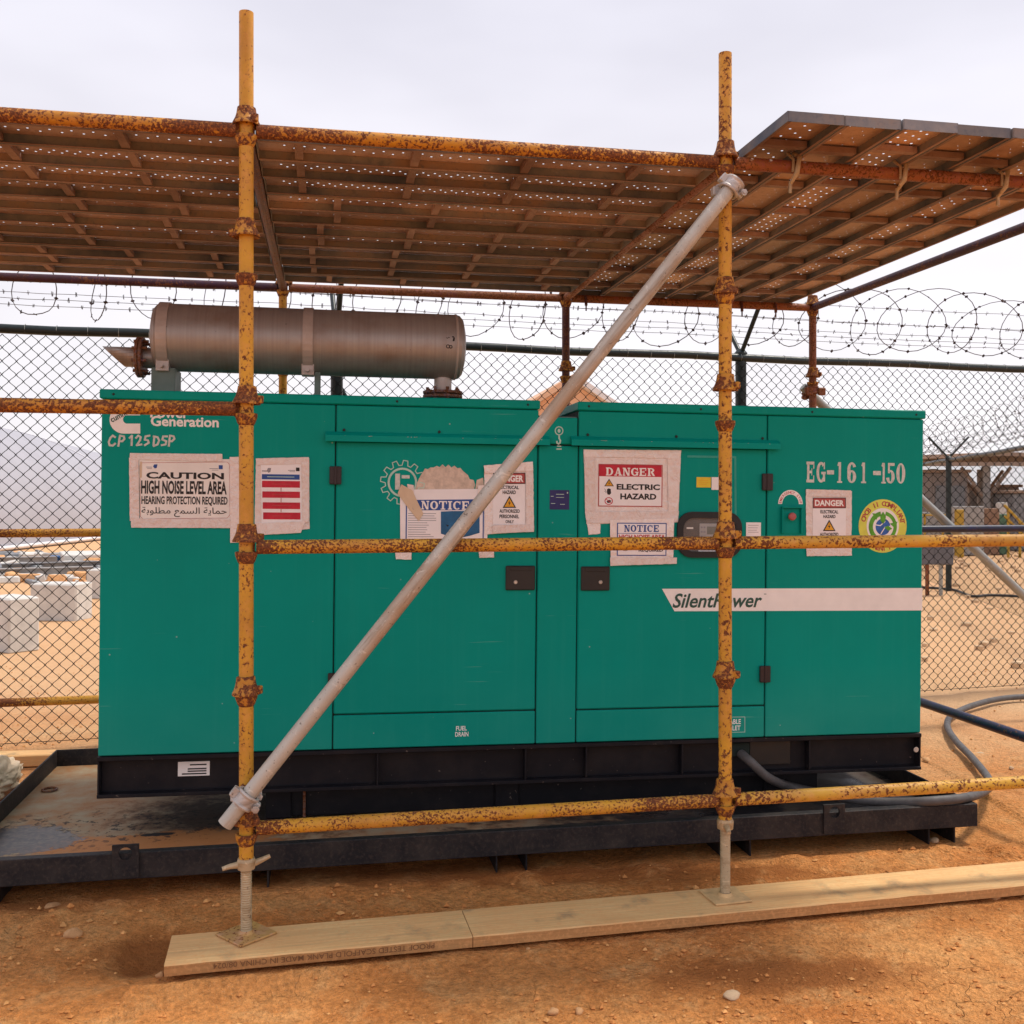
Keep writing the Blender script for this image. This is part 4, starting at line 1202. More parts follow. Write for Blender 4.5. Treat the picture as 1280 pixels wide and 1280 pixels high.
S.lines('hand_symbol', [[(755.5, 611), (757.5, 614.5)], [(755.5, 614), (757.6, 616.2)]], .002, .0052, 'ink')
S.disc('ban_symbol', (760.6, 626.3), 5.2, 4.6, .0052, 'ink_red', inner=.80)
S.lines('ban_symbol', [[(757, 623.5), (764.3, 629.2)]], .003, .0054, 'ink_red')
S.poly('ban_figure', [(758, 626.5), (761, 624.6), (764, 626), (762, 628.5), (759, 628.8)], .0050, 'ink', .0002)
S.tape('tape', [(729, 562), (851, 563), (850, 573), (730, 571)], .0058)
S.tape('tape', [(731, 640), (848, 639), (847, 652), (733, 654)], .0060)
S.tape('tape', [(834, 572), (850.5, 572), (847.5, 640), (835, 640)], .0056)
S.tape('tape', [(730, 571), (743, 571), (744, 641), (731, 641)], .0056)
# small notice under it
S = notice('notice_sign', 'small notice about a high noise area, half hidden behind the middle rail', 803, 706)
S.tape('plastic_sleeve', [(762, 650), (842, 648), (841, 698), (763, 700)], .0070)
S.box('sheet', (770.6, 653.5, 832.4, 694.6), .0092, 'ink_blue')
S.box('print_field', (771.8, 654.7, 831.2, 693.4), .0098, 'paper')
S.slab('NOTICE', (779.5, 656.2, 823.3, 664.8), .0104, 'ink_blue', .12)
S.box('blue_line', (771.8, 666.4, 831.2, 667), .0103, 'ink_blue', .0002)
S.text('HIGH NOISE AREA', (773, 668.2, 830.6, 674), .0104, 'ink_red', .03)
S.text('REQUIRED', (797.5, 685.2, 828, 690.2), .0104, 'ink', .035)
S.disc('ear_symbol', (781, 682), 6.5, 6.5, .0104, 'ink_grey', inner=.82)
S.tape('tape', [(762, 696.5), (845, 697), (845, 704.5), (762.5, 707)], .0112)
# right-hand danger sheet
S = danger_portrait('danger_sign', 'small danger notice on the right end panel beside the round yellow sticker', [(1007, 612), (1064.5, 614), (1064, 694), (1008, 694.5)], (1016, 622.6, 1056.4, 634.8),
    [('ELECTRICAL', (1025, 637.6, 1047.3, 641.8)), ('HAZARD', (1028.6, 643.6, 1043.8, 647.6)), ('AUTHORIZED', (1024.3, 665.8, 1047.5, 670))], (1028, 649.5, 1043.9, 663.8), edge=684.5)
S.tape('tape', [(1007, 611.5), (1063, 613), (1063, 621), (1007, 620)], .0058)
S.tape('tape', [(1007, 684.5), (1064, 684), (1064, 694.5), (1008, 695)], .0060)

# ------------------------------------------------------------------ drip tray
tray = thing('drip_tray', 'black steel drip tray under the generator, stained with sand and oil', 'drip tray', M_TRA)
TX0, TX1, TD = -2.337, 2.249, 1.88
Z0, Z1 = 0.058, 0.166
B().box((TX0 + .01, .012, Z0 + .004), (TX1 - .01, TD - .012, Z0 + .014)).build('floor_plate', 'tray', tray)
B().box((TX0, 0, Z0), (TX1, .010, Z1), .003).box((TX0, .0102, Z1 - .012), (TX1, .050, Z1 - .002), .002).build('front_rim', 'rim', tray)
B().box((TX0, TD - .010, Z0), (TX1, TD, Z1), .003).build('back_rim', 'rim', tray)
B().box((TX0, .0105, Z0), (TX0 + .01, TD - .0105, Z1), .003).build('side_rim', 'rim', tray)
B().box((TX1 - .01, .0105, Z0), (TX1, TD - .0105, Z1), .003).build('side_rim', 'rim', tray)
def lug(xc):
    o_, hole = [], []
    pts = [(xc - .052, Z0 + .012), (xc + .052, Z0 + .012), (xc + .052, Z1 + .030), (xc + .044, Z1 + .038), (xc - .044, Z1 + .038), (xc - .052, Z1 + .030)]
    b_ = B(); n_ = 24; cz_ = Z1 + .002
    def outer(a):
        dx, dz = cos(a), sin(a)
        t = min((.052 / abs(dx)) if abs(dx) > 1e-6 else 9, ((Z1 + .038 - cz_) / dz) if dz > 1e-6 else ((Z0 + .012 - cz_) / dz if dz < -1e-6 else 9))
        return xc + dx * t, cz_ + dz * t
    angs = sorted([2 * pi * k / n_ for k in range(n_)] + [atan2(z - cz_, x - xc) % (2 * pi) for x, z in ((xc - .052, Z0 + .012), (xc + .052, Z0 + .012), (xc + .052, Z1 + .038), (xc - .052, Z1 + .038))])
    k = len(angs)
    vs = []
    for y in (-.014, -.0005):
        vs += [Vector((outer(a)[0], y, outer(a)[1])) for a in angs]
        vs += [Vector((xc + .026 * cos(a), y, cz_ + .026 * sin(a))) for a in angs]
    for i in range(k):
        j = (i + 1) % k
        b_.add(vs, [(i, j, k + j, k + i), (2 * k + i, 2 * k + j, 3 * k + j, 3 * k + i), (i, j, 2 * k + j, 2 * k + i), (k + i, k + j, 3 * k + j, 3 * k + i)])
    return b_.build('lifting_lug', 'rim', tray)
for px, py in ((157.5, 1057), (1041.5, 1016)): lug(plane(M_TRA, px, py).x)
for px, wd in ((320, .10), (641, .14), (924, .14), (1182, .14), (-40, .2)):
    x = plane(M_TRA, px, 1070).x
    B().box((x - wd / 2, .03, -.03), (x - wd / 2 + .007, TD - .03, Z0 - .001)).box((x + wd / 2 - .007, .03, -.03), (x + wd / 2, TD - .03, Z0 - .001)).build('foot', 'rim', tray)
# ------------------------------------------------------------------ scaffold
sca = thing('scaffold', 'rusty yellow tube scaffold frame standing round and over the generator', 'scaffold', M_SCA)
U = [-1.80, 0.0, 1.837, 3.66]
UB = [-1.75, 0.05, 1.887, 3.66]
DEPTH = 2.80
NZ = [0.424, 0.927, 1.441, 1.940, 2.443, 2.945]
RT = 0.0258
LOW = [(RT, -.060), (.031, -.052), (.039, -.030), (.040, -.018), (.036, -.016), (RT, -.018)]
TOPC = [(RT, .085), (.033, .082), (.036, .060), (.040, .045), (.050, .024), (.050, .018), (.045, .018), (RT, .030)]
def cup_meshes():
    a = B().lathe(LOW, n=22).mesh('lower_cup', 'cup')
    b_ = B().lathe(TOPC, n=22)
    b_.box((.036, -.010, .022), (.062, .010, .050), .003)
    return a, b_.mesh('upper_cup', 'cup')
CLOW, CTOP = cup_meshes()
def standard(u, v, z0, z1, mat, nodes, name='standard'):
    """A tube with its cups: nodes maps node number to how far the upper cup is slid up (None: closed on the lower cup)."""
    zz = [z0 + (z1 - z0) * i / 14 for i in range(15)]
    o = B().tube([(0, 0, z - (z0 + z1) / 2) for z in zz], RT, 20).build(name, mat, sca, (u, v, (z0 + z1) / 2))
    mid = (z0 + z1) / 2
    for k, up in nodes.items():
        c = link('lower_cup', CLOW, o, (0, 0, NZ[k] - mid))
        c.rotation_euler = (0, 0, random.uniform(0, 6))
        c = link('upper_cup', CTOP, o, (0, 0, NZ[k] - mid + up))
        c.rotation_euler = (random.uniform(-.05, .05), random.uniform(-.05, .05), random.choice((-.4, .3, 3.0, 5.4)))
    return o
OPEN = 0.0
SHUT = -0.036
P1 = standard(U[1], 0, .30, 3.372, 'yellow_chipped', {0: OPEN, 1: SHUT, 2: OPEN, 3: OPEN, 4: .10, 5: OPEN})
P2 = standard(U[2], 0, .335, 3.376, 'yellow_mid', {0: OPEN, 1: SHUT, 2: OPEN, 3: .085, 4: SHUT, 5: OPEN})
standard(U[0], 0, .30, 3.3, 'yellow_mid', {k: OPEN for k in range(6)})
standard(U[3], 0, .32, 3.3, 'yellow_mid', {k: OPEN for k in range(6)})
zr = (.03, 2.99)
standard(UB[0], DEPTH, zr[0], zr[1], 'rustpipe', {k: OPEN for k in range(6)})
standard(UB[1], DEPTH, zr[0], zr[1], 'yellow_mid', {k: OPEN for k in range(6)})
standard(UB[2], DEPTH, zr[0], zr[1], 'oxide', {k: OPEN for k in range(6)})
standard(UB[3], DEPTH, zr[0], zr[1], 'rustpipe', {k: OPEN for k in range(6)})
def bar(name, a, c, mat, r=RT, blades=True, seg=10):
    """A ledger or transom between two uprights; built along local x about its middle so that its wear runs from its ends."""
    a, c = Vector(a), Vector(c); d = c - a; ln = d.length
    k = .036 if blades else 0
    b_ = B().tube([(-ln / 2 + k + (ln - 2 * k) * i / seg, 0, 0) for i in range(seg + 1)], r, 18)
    if blades:
        for s_ in (-1, 1):
            x = s_ * (ln / 2 - k)
            b_.box((x - .006, -.011, -.030), (x + s_ * .014, .011, .030), .003)
    o = b_.build(name, mat, sca, (a + c) / 2)
    o.rotation_euler = d.to_track_quat('X', 'Z').to_euler()
    return o
SAG = lambda k: NZ[k]
# front ledgers
bar('ledger', (U[0], 0, NZ[5]), (U[1], 0, NZ[5]), 'yellow_top')
bar('ledger', (U[1], 0, NZ[5]), (U[2], 0, NZ[5]), 'yellow_top')
bar('ledger', (U[2], 0, NZ[5]), (U[3], 0, NZ[5]), 'red_top')
bar('ledger', (U[0], 0, NZ[3]), (U[1], 0, NZ[3]), 'yellow_top')
bar('ledger', (U[1], 0, NZ[2]), (U[2], 0, NZ[2]), 'yellow_led')
bar('ledger', (U[2], 0, NZ[2]), (U[3], 0, NZ[2]), 'yellow_led2')
bar('ledger', (U[1], 0, NZ[0]), (U[2], 0, NZ[0]), 'yellow_led')
bar('ledger', (U[2], 0, NZ[0]), (U[3], 0, NZ[0]), 'yellow_led2')
# back ledgers
bar('ledger', (UB[0], DEPTH, NZ[5]), (UB[1], DEPTH, NZ[5]), 'purple')
bar('ledger', (UB[1], DEPTH, NZ[5]), (UB[2], DEPTH, NZ[5]), 'rustpipe')
bar('ledger', (UB[2], DEPTH, NZ[5]), (UB[3], DEPTH, NZ[5]), 'red_top')
for k in (0, 2):
    bar('ledger', (UB[0], DEPTH, NZ[k] - .035), (UB[1], DEPTH, NZ[k] - .035), 'yellow_led')
    bar('ledger', (UB[1], DEPTH, NZ[k] - .035), (UB[2], DEPTH, NZ[k] - .035), 'yellow_led')
bar('ledger', (UB[2], DEPTH, NZ[2] - .045), (UB[3], DEPTH, NZ[2] - .045), 'bluepipe')
bar('ledger', (UB[3], DEPTH, NZ[2] - .045), (5.4, DEPTH, NZ[2] - .045), 'bluepipe')
# transoms
for a, c, mt in ((U[0], UB[0], 'oxide'), (U[1], UB[1], 'oxide'), (U[2], UB[2], 'red_top'), (U[3], UB[3], 'purple')):
    bar('transom', (a, 0, NZ[5]), (c, DEPTH, NZ[5]), mt, blades=True)
bar('transom', (U[3] + .06, 0.0, NZ[0]), (U[3] + .07, DEPTH - .10, NZ[0]), 'bluepipe')
bar('transom', (U[0], 0, NZ[2]), (UB[0], DEPTH, NZ[2]), 'rustpipe')
# braces
def coupler(parent, p, axes, M0):
    """Two half rings with bolts, gripping an upright and the brace; p and axes are in the scaffold frame."""
    b_ = B()
    for c_, ax, r_ in axes:
        R_m = Vector((0, 0, 1)).rotation_difference(ax).to_matrix().to_4x4()
        rr = r_ + .004
        b_.lathe([(rr, -.026), (rr + .009, -.026), (rr + .011, -.020), (rr + .006, -.012), (rr + .006, .012), (rr + .011, .020), (rr + .009, .026), (rr, .026)], c_, 22, M=R_m)
        side = ax.cross(Vector((0, 1, 0))).normalized()
        for sg in (-1, 1):
            q = c_ + side * sg * (rr + .013)
            b_.box((-.012, -.016, -.018), (.012, .016, .018), .003, M=TR(*q) @ R_m)
        q = c_ + side * -(rr + .016)
        b_.tube([q + Vector((0, -.040, 0)), q + Vector((0, .030, 0))], .0075, 8)
        b_.tube([q + Vector((0, -.036, 0)), q + Vector((0, -.022, 0))], .0135, 6)
    o = b_.build('coupler', 'clamp', parent)
    o.matrix_parent_inverse = M0.inverted()
    return o
V_BR = -.064
a = plane(M_SCA, 281, 1031, V_BR); c = plane(M_SCA, 917, 230, V_BR)
RB = .0280
d = (c - a).normalized()
br = bar('brace', a, c, 'galv', RB, False, 16)
Mb = br.matrix_basis.copy() if hasattr(br, 'matrix_basis') else Matrix()
Mb = TR(*((a + c) / 2)) @ (c - a).to_track_quat('X', 'Z').to_matrix().to_4x4()
tube_in = B().tube([a - d * .0008 + d * 0, a + d * .02], RB - .006, 16)
for u, hz_ in ((U[1], None), (U[2], None)):
    t = (u - a.x) / (c.x - a.x)
    p = a + (c - a) * t
    coupler(br, p, ((p, d, RB), (Vector((u, 0, p.z - .004)), Vector((0, 0, 1)), RT)), Mb)
# back brace: from the right rear post down to the right
a = Vector((UB[3], DEPTH + .06, 2.36)); q = plane(M_SCA, 1280, 745, DEPTH + .06)
c = a + (q - a) * 1.3
br2 = bar('brace', a + (a - q).normalized() * .06, c, 'galv2', .030, False, 10)
Mb = TR(*((a + (a - q).normalized() * .06 + c) / 2)) @ (c - (a + (a - q).normalized() * .06)).to_track_quat('X', 'Z').to_matrix().to_4x4()
o = coupler(br2, a, ((a, (q - a).normalized(), .03), (Vector((UB[3], DEPTH, 2.37)), Vector((0, 0, 1)), RT)), Mb)
o.data.materials[0] = MT['rustpipe']
for k in (-1, 1):
    B().box((UB[3] + k * .02, DEPTH - .05, 2.33), (UB[3] + k * .075, DEPTH - .03, 2.385), .006).build('wing_nut', 'rustpipe', sca)
# jacks
def jack(u, zt, plate_rot, nut_z, board_z=.040, mat_plate='jack', coarse=False):
    b_ = B()
    z = board_z + .008
    prof = []
    while z < zt:
        if coarse: prof += [(.0184, z), (.0204, z + .0025), (.0204, z + .004), (.0184, z + .0065)]
        else: prof += [(.0192, z), (.0203, z + .002), (.0203, z + .003), (.0192, z + .005)]
        z += .0085 if coarse else .0062
    b_.lathe(prof, n=16)
    o = b_.build('base_jack', 'jack', sca, (u, 0, 0))
    B().box((-.078, -.078, board_z + .001), (.078, .078, board_z + .009), .002).lathe([(.030, board_z + .009), (.022, board_z + .020)], n=16).build('base_plate', mat_plate, o).rotation_euler = (0, 0, plate_rot)
    b_ = B().lathe([(.021, -.020), (.031, -.018), (.033, .010), (.030, .020), (.021, .022)], n=18)
    for s_ in (-1, 1):
        b_.tube([(s_ * .028, 0, -.002), (s_ * .058, 0, .002 + s_ * .006), (s_ * .084, 0, .004 + s_ * .014)], [.013, .010, .008], 8)
    nn = b_.build('wing_nut', 'jack', o, (0, 0, nut_z))
    nn.rotation_euler = (0, 0, .15)
    return o
MT['plate_y'] = rusty('yellow_dusty_plate', (0.60, 0.36, 0.10), 0.60)
j1 = jack(U[1], .36, radians(38), .298, mat_plate='plate_y', coarse=True)
j2 = jack(U[2], .38, radians(4), .330, mat_plate='plate_d')
for ch in j2.children:
    if ch.name.startswith('wing_nut'): ch.rotation_euler = (0, 0, 1.35)
jack(U[3], .36, .3, .33)
jack(U[0], .36, .3, .31, board_z=-.012)
# hold-down clips under the right hand deck
def clip(u, v, z, r=0.004):
    b_ = B()
    b_.tube([(u + .012, v + .02, z + .06), (u + .012, v - .035, z + .03), (u - .002, v - .038, z - .035), (u - .012, v - .004, z - .070)], [.009, .009, .011, .006], 8)
    b_.tube([(u - .012, v + .02, z + .06), (u - .012, v - .03, z + .02), (u - .016, v - .034, z - .03)], .006, 6)
    b_.tube([(u - .012, v - .004, z - .060), (u - .013, v - .002, z - .105)], .007, 6)
    b_.build('deck_clip', 'jack', sca)
for px, py in ((991, 207), (1124, 214), (1250, 222)):
    q = plane(M_SCA, px, py, 0); clip(q.x, 0, NZ[5])
for px in (731, 925, 967):
    q = plane(M_SCA, px, 385, DEPTH)
    B().tube([(q.x, DEPTH - .03, NZ[5] + .02), (q.x, DEPTH - .034, NZ[5] - .05)], .010, 6).tube([(q.x, DEPTH - .034, NZ[5] - .05), (q.x, DEPTH - .034, NZ[5] - .085)], .005, 6).build('deck_clip', 'oxide', sca)

# ------------------------------------------------------------------ perforated decking
def plank_mesh(ln, wd, pitch, rib, mats, hr=.0066, rows=(-.074, -.030, .030, .074), off=0.0):
    b_ = B(); top, bot = .038, 0.0
    h2 = wd / 2
    edges = [-h2]
    for r in rows: edges += [r - .013, r + .013]
    edges.append(h2)
    for i in range(0, len(edges), 2):                  # plain strips
        b_.add([(-ln / 2, edges[i], top), (ln / 2, edges[i], top), (ln / 2, edges[i + 1], top), (-ln / 2, edges[i + 1], top)], [(0, 1, 2, 3)])
    nc = int((ln - .06) / pitch); x00 = -nc * pitch / 2
    for ri, r in enumerate(rows):
        sh = pitch / 2 * (ri % 2)
        xs_ = [-ln / 2] + [x00 + sh + k * pitch for k in range(nc)]
        a0 = x00 + sh
        b_.add([(-ln / 2, r - .013, top), (a0, r - .013, top), (a0, r + .013, top), (-ln / 2, r + .013, top)], [(0, 1, 2, 3)])
        for k in range(nc - (1 if ri % 2 else 0)):
            x0_ = a0 + k * pitch; x1_ = x0_ + pitch; xc = (x0_ + x1_) / 2
            O = [(x0_, r - .013), (xc, r - .013), (x1_, r - .013), (x1_, r), (x1_, r + .013), (xc, r + .013), (x0_, r + .013), (x0_, r)]
            I = [(xc + hr * cos(t), r + hr * sin(t)) for t in [radians(q) for q in (225, 270, 315, 0, 45, 90, 135, 180)]]
            b_.add([(x, y, top) for x, y in O + I], [(i, (i + 1) % 8, 8 + (i + 1) % 8, 8 + i) for i in range(8)])
        xe = a0 + (nc - (1 if ri % 2 else 0)) * pitch
        b_.add([(xe, r - .013, top), (ln / 2, r - .013, top), (ln / 2, r + .013, top), (xe, r + .013, top)], [(0, 1, 2, 3)])
    for s_ in (-1, 1):                                 # folded sides with inward lips
        y = s_ * h2
        b_.box((-ln / 2, y - s_ * .0022, bot), (ln / 2, y, top - .0006), 0, 1)
        b_.box((-ln / 2, y - s_ * .0024, bot), (ln / 2, y - s_ * .015, bot + .002), 0, 2)
    for s_ in (-1, 1):
        x = s_ * ln / 2
        b_.box((x - s_ * .0025, -h2 + .003, bot), (x, h2 - .003, top - .0008), 0, 1)
    k = int(ln / rib)
    for i in range(k):                                 # cross stiffeners
        x = (i - (k - 1) / 2) * rib + off
        if abs(x) > ln / 2 - .03: continue
        b_.box((x - .016, -h2 + .0155, bot + .006), (x + .016, h2 - .0155, bot + .0085), 0, 2)
        b_.box((x - .016, -h2 + .0155, bot + .0087), (x - .0135, h2 - .0155, bot + .030), 0, 2)
        b_.box((x + .0135, -h2 + .0155, bot + .0087), (x + .016, h2 - .0155, bot + .030), 0, 2)
    return b_.mesh('deck_plank', mats)
ORD = ['first', 'second', 'third', 'fourth', 'fifth', 'sixth', 'seventh', 'eighth', 'ninth', 'tenth', 'eleventh', 'twelfth']
DW = .2235
ZT = NZ[5] - .018                                      # lengthwise planks hang between the transoms
ZD = NZ[5] + RT + .003                                 # crosswise planks lie on the ledgers
PCACHE = {}
def plank_of(ln, var, off, mats):
    k = (round(ln, 3), var, off, mats)
    if k not in PCACHE:
        pitch, hr, rows = {'sparse': (.0755, .0046, (-.062, -.036, .036, .062)), 'dense': (.0480, .0048, (-.074, -.046, .046, .074)),
                           'clogged': (.0755, .0019, (-.062, -.036, .036, .062)), 'four': (.052, .0052, (-.066, -.024, .024, .066)), 'wide': (.078, .0050, (-.060, -.020, .020, .060))}[var]
        PCACHE[k] = plank_mesh(ln, DW, pitch, .445, list(mats), hr, rows, off)
    return PCACHE[k]
VARS = ['sparse', 'dense', 'dense', 'sparse', 'clogged', 'clogged', 'sparse', 'clogged', 'sparse', 'clogged', 'sparse', 'clogged']
OFFS = [.0, .0, .0, .09, .09, -.02, -.02, -.02, .13, .13, .05, .05]
for bay, (u0, u1, txt) in enumerate(((U[0], U[1], 'left'), (U[1], U[2], 'middle'))):
    ln = u1 - u0 - .053
    for i in range(11):
        v_ = .152 + i * .2272
        o = link('deck_plank', plank_of(ln, VARS[i], OFFS[(i + 5 * bay) % 12] - .05 * bay, ('deck', 'deck_out', 'deck_rib')))
        o.matrix_world = M_SCA @ TR((u0 + u1) / 2 + random.uniform(-.002, .002) + .05 * v_ / 2.8, v_, ZT + random.uniform(0, .004)) @ RZ(random.uniform(-.10, .10) + 1.0 * 0)
        tag(o, 'rusty perforated deck plank lying lengthwise, %s from the front in the %s roof bay' % (ORD[i], txt), 'scaffold plank', 'perforated planks forming the scaffold roof')
lnR = 3.22
for i in range(7):
    o = link('deck_plank', plank_of(lnR, ('wide', 'clogged', 'four', 'clogged', 'clogged', 'wide', 'clogged')[i], (0, .03, -.02, .0, .05, .02, 0)[i], ('deck_r', 'deck_out', 'deck_rib')))
    u_ = 1.915 + .112 + i * .2285
    o.matrix_world = M_SCA @ TR(u_, -.38 + lnR / 2 + random.uniform(-.006, .006), ZD + .002 + random.uniform(0, .003)) @ RZ(90 + random.uniform(-.1, .1))
    tag(o, 'rusty perforated deck plank running front to back, %s from the left in right roof bay' % ORD[i], 'scaffold plank', 'perforated planks forming the scaffold roof')

# ------------------------------------------------------------------ sole boards under the jacks
def board(name, a, b2, wd, th, label, text=None):
    a, b2 = Vector(a), Vector(b2)
    d = b2 - a; ln = d.length; ang = atan2(d.y, d.x)
    t = thing(name, label, 'wooden board', TR(a.x, a.y, a.z) @ Matrix.Rotation(ang, 4, 'Z'), 'sole boards under the scaffold jacks')
    b_ = B(); nseg = max(6, int(ln / .035)); vs = []
    for i in range(nseg + 1):
        x = ln * i / nseg
        j = .002 * noise.noise((x * 3, 1.7, ln))
        for y, z in ((0, 0), (.001 * noise.noise((x * 17, 3, ln)), th - .004 + .0025 * noise.noise((x * 11, 5, ln))), (.004, th + .0012 * noise.noise((x * 9, 8, ln))), (wd - .004, th), (wd, th - .004), (wd, 0)):
            vs.append(Vector((x, y + j, z)))
    for i in range(nseg):
        for k in range(6):
            mi = 1 if k in (0, 4, 5) else 0
            b_.add([vs[i * 6 + k], vs[i * 6 + (k + 1) % 6], vs[i * 6 + 6 + (k + 1) % 6], vs[i * 6 + 6 + k]], [(0, 1, 2, 3)], mi)
    b_.add(vs[:6], [tuple(range(6))], 1); b_.add(vs[-6:], [tuple(range(6))], 1)
    b_.build('board_body', ['wood', 'wood_edge'], t)
    return t, ln
AB = (gnd(205, 1207, .038)); BB = gnd(1280, 1107, .038)
AB.z = BB.z = 0
dv = (BB - AB).normalized()
SEAM = AB + dv * 1.06
t, ln = board('sole_board', AB, SEAM - dv * .0012, .245, .039, 'short wooden sole board under the left front jack, stamped lettering along its edge')
body = 'OSHA PROOF TESTED SCAFFOLD PLANK MADE IN CHINA 08/024'
vs, fs, asp = text_geo('PROOF TESTED SCAFFOLD PLANK MADE IN CHINA 08/024', .004)
b_ = B(); xa_, xb_ = .16, .92
b_.add([Vector((xb_ - (xb_ - xa_) * p, -.0042, .031 - .019 * q)) for p, q in vs], fs)
b_.build('stamped_lettering', 'stamp', t)
board('sole_board', SEAM + dv * .0012, SEAM + dv * 3.6, .245, .040, 'long dusty wooden sole board under the right front jack, reaching the right edge')

# ------------------------------------------------------------------ chain link fences
def wrot(p, M): return M @ Vector(p)
def chain_link(M, x0, x1, h0, h1, pitch, r, sides=3, seed=0.0):
    w_ = pitch / 2; b_ = B(); vs, fs = [], []
    nw = int((x1 - x0) / w_); nk = int((h1 - h0) / w_); sub = 4 if sides > 2 else 2
    cs = [(cos(2 * pi * k / sides + .5), sin(2 * pi * k / sides + .5)) for k in range(sides)]
    for i in range(nw):
        base_ = len(vs)
        for kk in range(nk * sub + 1):
            k = kk / sub
            ph = cos(pi * k)                           # 1 at even nodes, -1 at odd
            tri = 1 - 2 * abs((k % 2) - 1); tri = -tri if True else tri
            sh = .55 * ph + .45 * tri
            if i % 2: sh = -sh
            x = x0 + w_ * (i + .5) - w_ / 2 * sh
            z = h0 + w_ * k
            dx = .010 * noise.noise((x * 1.3, z * 1.3, seed)); dy = .018 * noise.noise((x * .8, z * .8, seed + 9))
            y = .003 * sh + dy
            for c_, s_ in cs: vs.append((x + dx + c_ * r, y + s_ * r, z + dx * .7))
        for k in range(nk * sub):
            for q in range(sides):
                a = base_ + k * sides
                fs.append((a + q, a + (q + 1) % sides, a + sides + (q + 1) % sides, a + sides + q))
    me = bpy.data.meshes.new('wire_mesh')
    me.from_pydata(vs, [], fs)
    me.materials.append(MT['wire'])
    me.polygons.foreach_set('use_smooth', [True] * len(fs))
    return me
def barbed(pts, r, every, blen, sides=3):
    b_ = B().tube(pts, r, sides, caps=False)
    acc = 0
    for a, c in zip(pts, pts[1:]):
        a, c = Vector(a), Vector(c); acc += (c - a).length
        if acc > every:
            acc = 0
            t = (c - a).normalized()
            for s_ in range(3):
                d_ = Vector((random.uniform(-1, 1), random.uniform(-1, 1), random.uniform(-1, 1))).cross(t).normalized() * blen
                b_.tube([a - d_ + t * .004 * s_, a + d_ + t * .004 * s_], r * .9, 3, caps=False)
    return b_
def coil(x0, x1, yc, zc, rad, turn, r, seed, step=26, barb=.016, lean=-.20):
    pts = []; n_ = int((x1 - x0) / turn * step)
    for i in range(n_ + 1):
        a = 2 * pi * i / step
        x = x0 + turn * i / step
        rr = rad * (1 + .22 * noise.noise((x * 2.2, seed, 0)) + .10 * noise.noise((i * .23, seed, 8)))
        pts.append(Vector((x + lean * cos(a) * (1 + .30 * cos(a / 2 + .4)) + .06 * noise.noise((i * .11, seed, 4)), yc + rr * cos(a) * .9, zc + rr * sin(a) + .05 * noise.noise((x * 1.5, 3, seed)))))
    b_ = B().tube(pts, r, 4, caps=False)
    for i in range(0, len(pts) - 1, 2):
        if random.random() < .12: continue
        p = pts[i]; t = (pts[i + 1] - p).normalized()
        for _ in range(2):
            d_ = Vector((random.uniform(-1, 1), random.uniform(-1, 1), random.uniform(-1, 1))).cross(t).normalized()
            b_.add([p - t * .014 - d_ * barb * .15, p + d_ * barb, p + t * .014 + d_ * barb * .15, p - d_ * barb], [(0, 1, 2, 3)])
    return b_
def fence(label, M, x0, x1, h, posts, pitch, rw, railr, postr, group=None, coilr=.26, turn=.37, low=0.0, with_coil=True, seed=1.0, coil_z=.36, brace_post=None, wr=.0034):
    t = thing('chain_link_fence', label, 'fence', M, group)
    me = chain_link(M, x0, x1, low + .02, h - .01, pitch, rw, seed=seed)
    o = link('wire_mesh', me, t); o['kind'] = 'stuff'
    nseg = 24
    rail = B().tube([(x0 + (x1 - x0) * i / nseg, .03, h + .006 * sin(i * 1.7)) for i in range(nseg + 1)], railr, 12).build('top_rail', 'fence', t)
    ties = B()
    x = x0
    while x < x1:
        ties.lathe([(railr + .001, -.002), (railr + .003, 0), (railr + .001, .002)], (x, .03, h), 8, M=Matrix.Rotation(pi / 2, 4, 'Y'))
        x += .19
    ties.build('wire_tie', 'galv2', rail)
    B().tube([(x0, .004, low + .035), (x1, .004, low + .03)], .0022, 4).build('bottom_wire', 'wire', t)
    for x in posts:
        p = B().tube([(x, .055, low - .3), (x, .055, h + .02)], postr, 16).lathe([(postr + .008, -.02), (postr + .008, .02), (postr * .6, .05), (0, .055)], (x, .055, h + .02), 16).build('post', 'fence', t)
        for s_ in (-1, 1):
            q0, q1 = Vector((x, .055 + s_ * .02, h + .05)), Vector((x, .055 + s_ * .33, h + .40))
            B().tube([q0, q1], .019, 6).build('barb_arm', 'fence', p)
    for s_ in (-1, 1):
        for k in (.12, .22, .32):
            n_ = int((x1 - x0) / .05)
            pts = [(x0 + (x1 - x0) * i / n_, .055 + s_ * k, h + .07 + k * 1.02 - .012 * abs(sin(i * .05 * pi / 3)) + .006 * noise.noise((i * .2, k * 9, s_))) for i in range(n_ + 1)]
            barbed(pts, wr * .62, .15, .017).build('barbed_wire', 'razor', t)
    if with_coil:
        coil(x0, x1, .055, h + coil_z, coilr, turn, wr, seed).build('razor_coil', 'razor', t)
    if brace_post is not None:
        x = brace_post
        B().tube([(x + .02, .09, h - .32), (x + 1.45, .55, low)], .026, 10).build('post_brace', 'fence', t)
    return t
def fx(px, d=None):
    q = plane(M_FEN, px, 500, 0.055); return q.x
pA, pB = fx(421), fx(926)
fence('tall dark chain link fence with razor wire coil right behind the generator', M_FEN, -4.6, 7.4, 2.715, [pA - 3.1, pA, pB, pB + 3.1], .0855, .0038, .031, .043, seed=1.0, brace_post=pA)
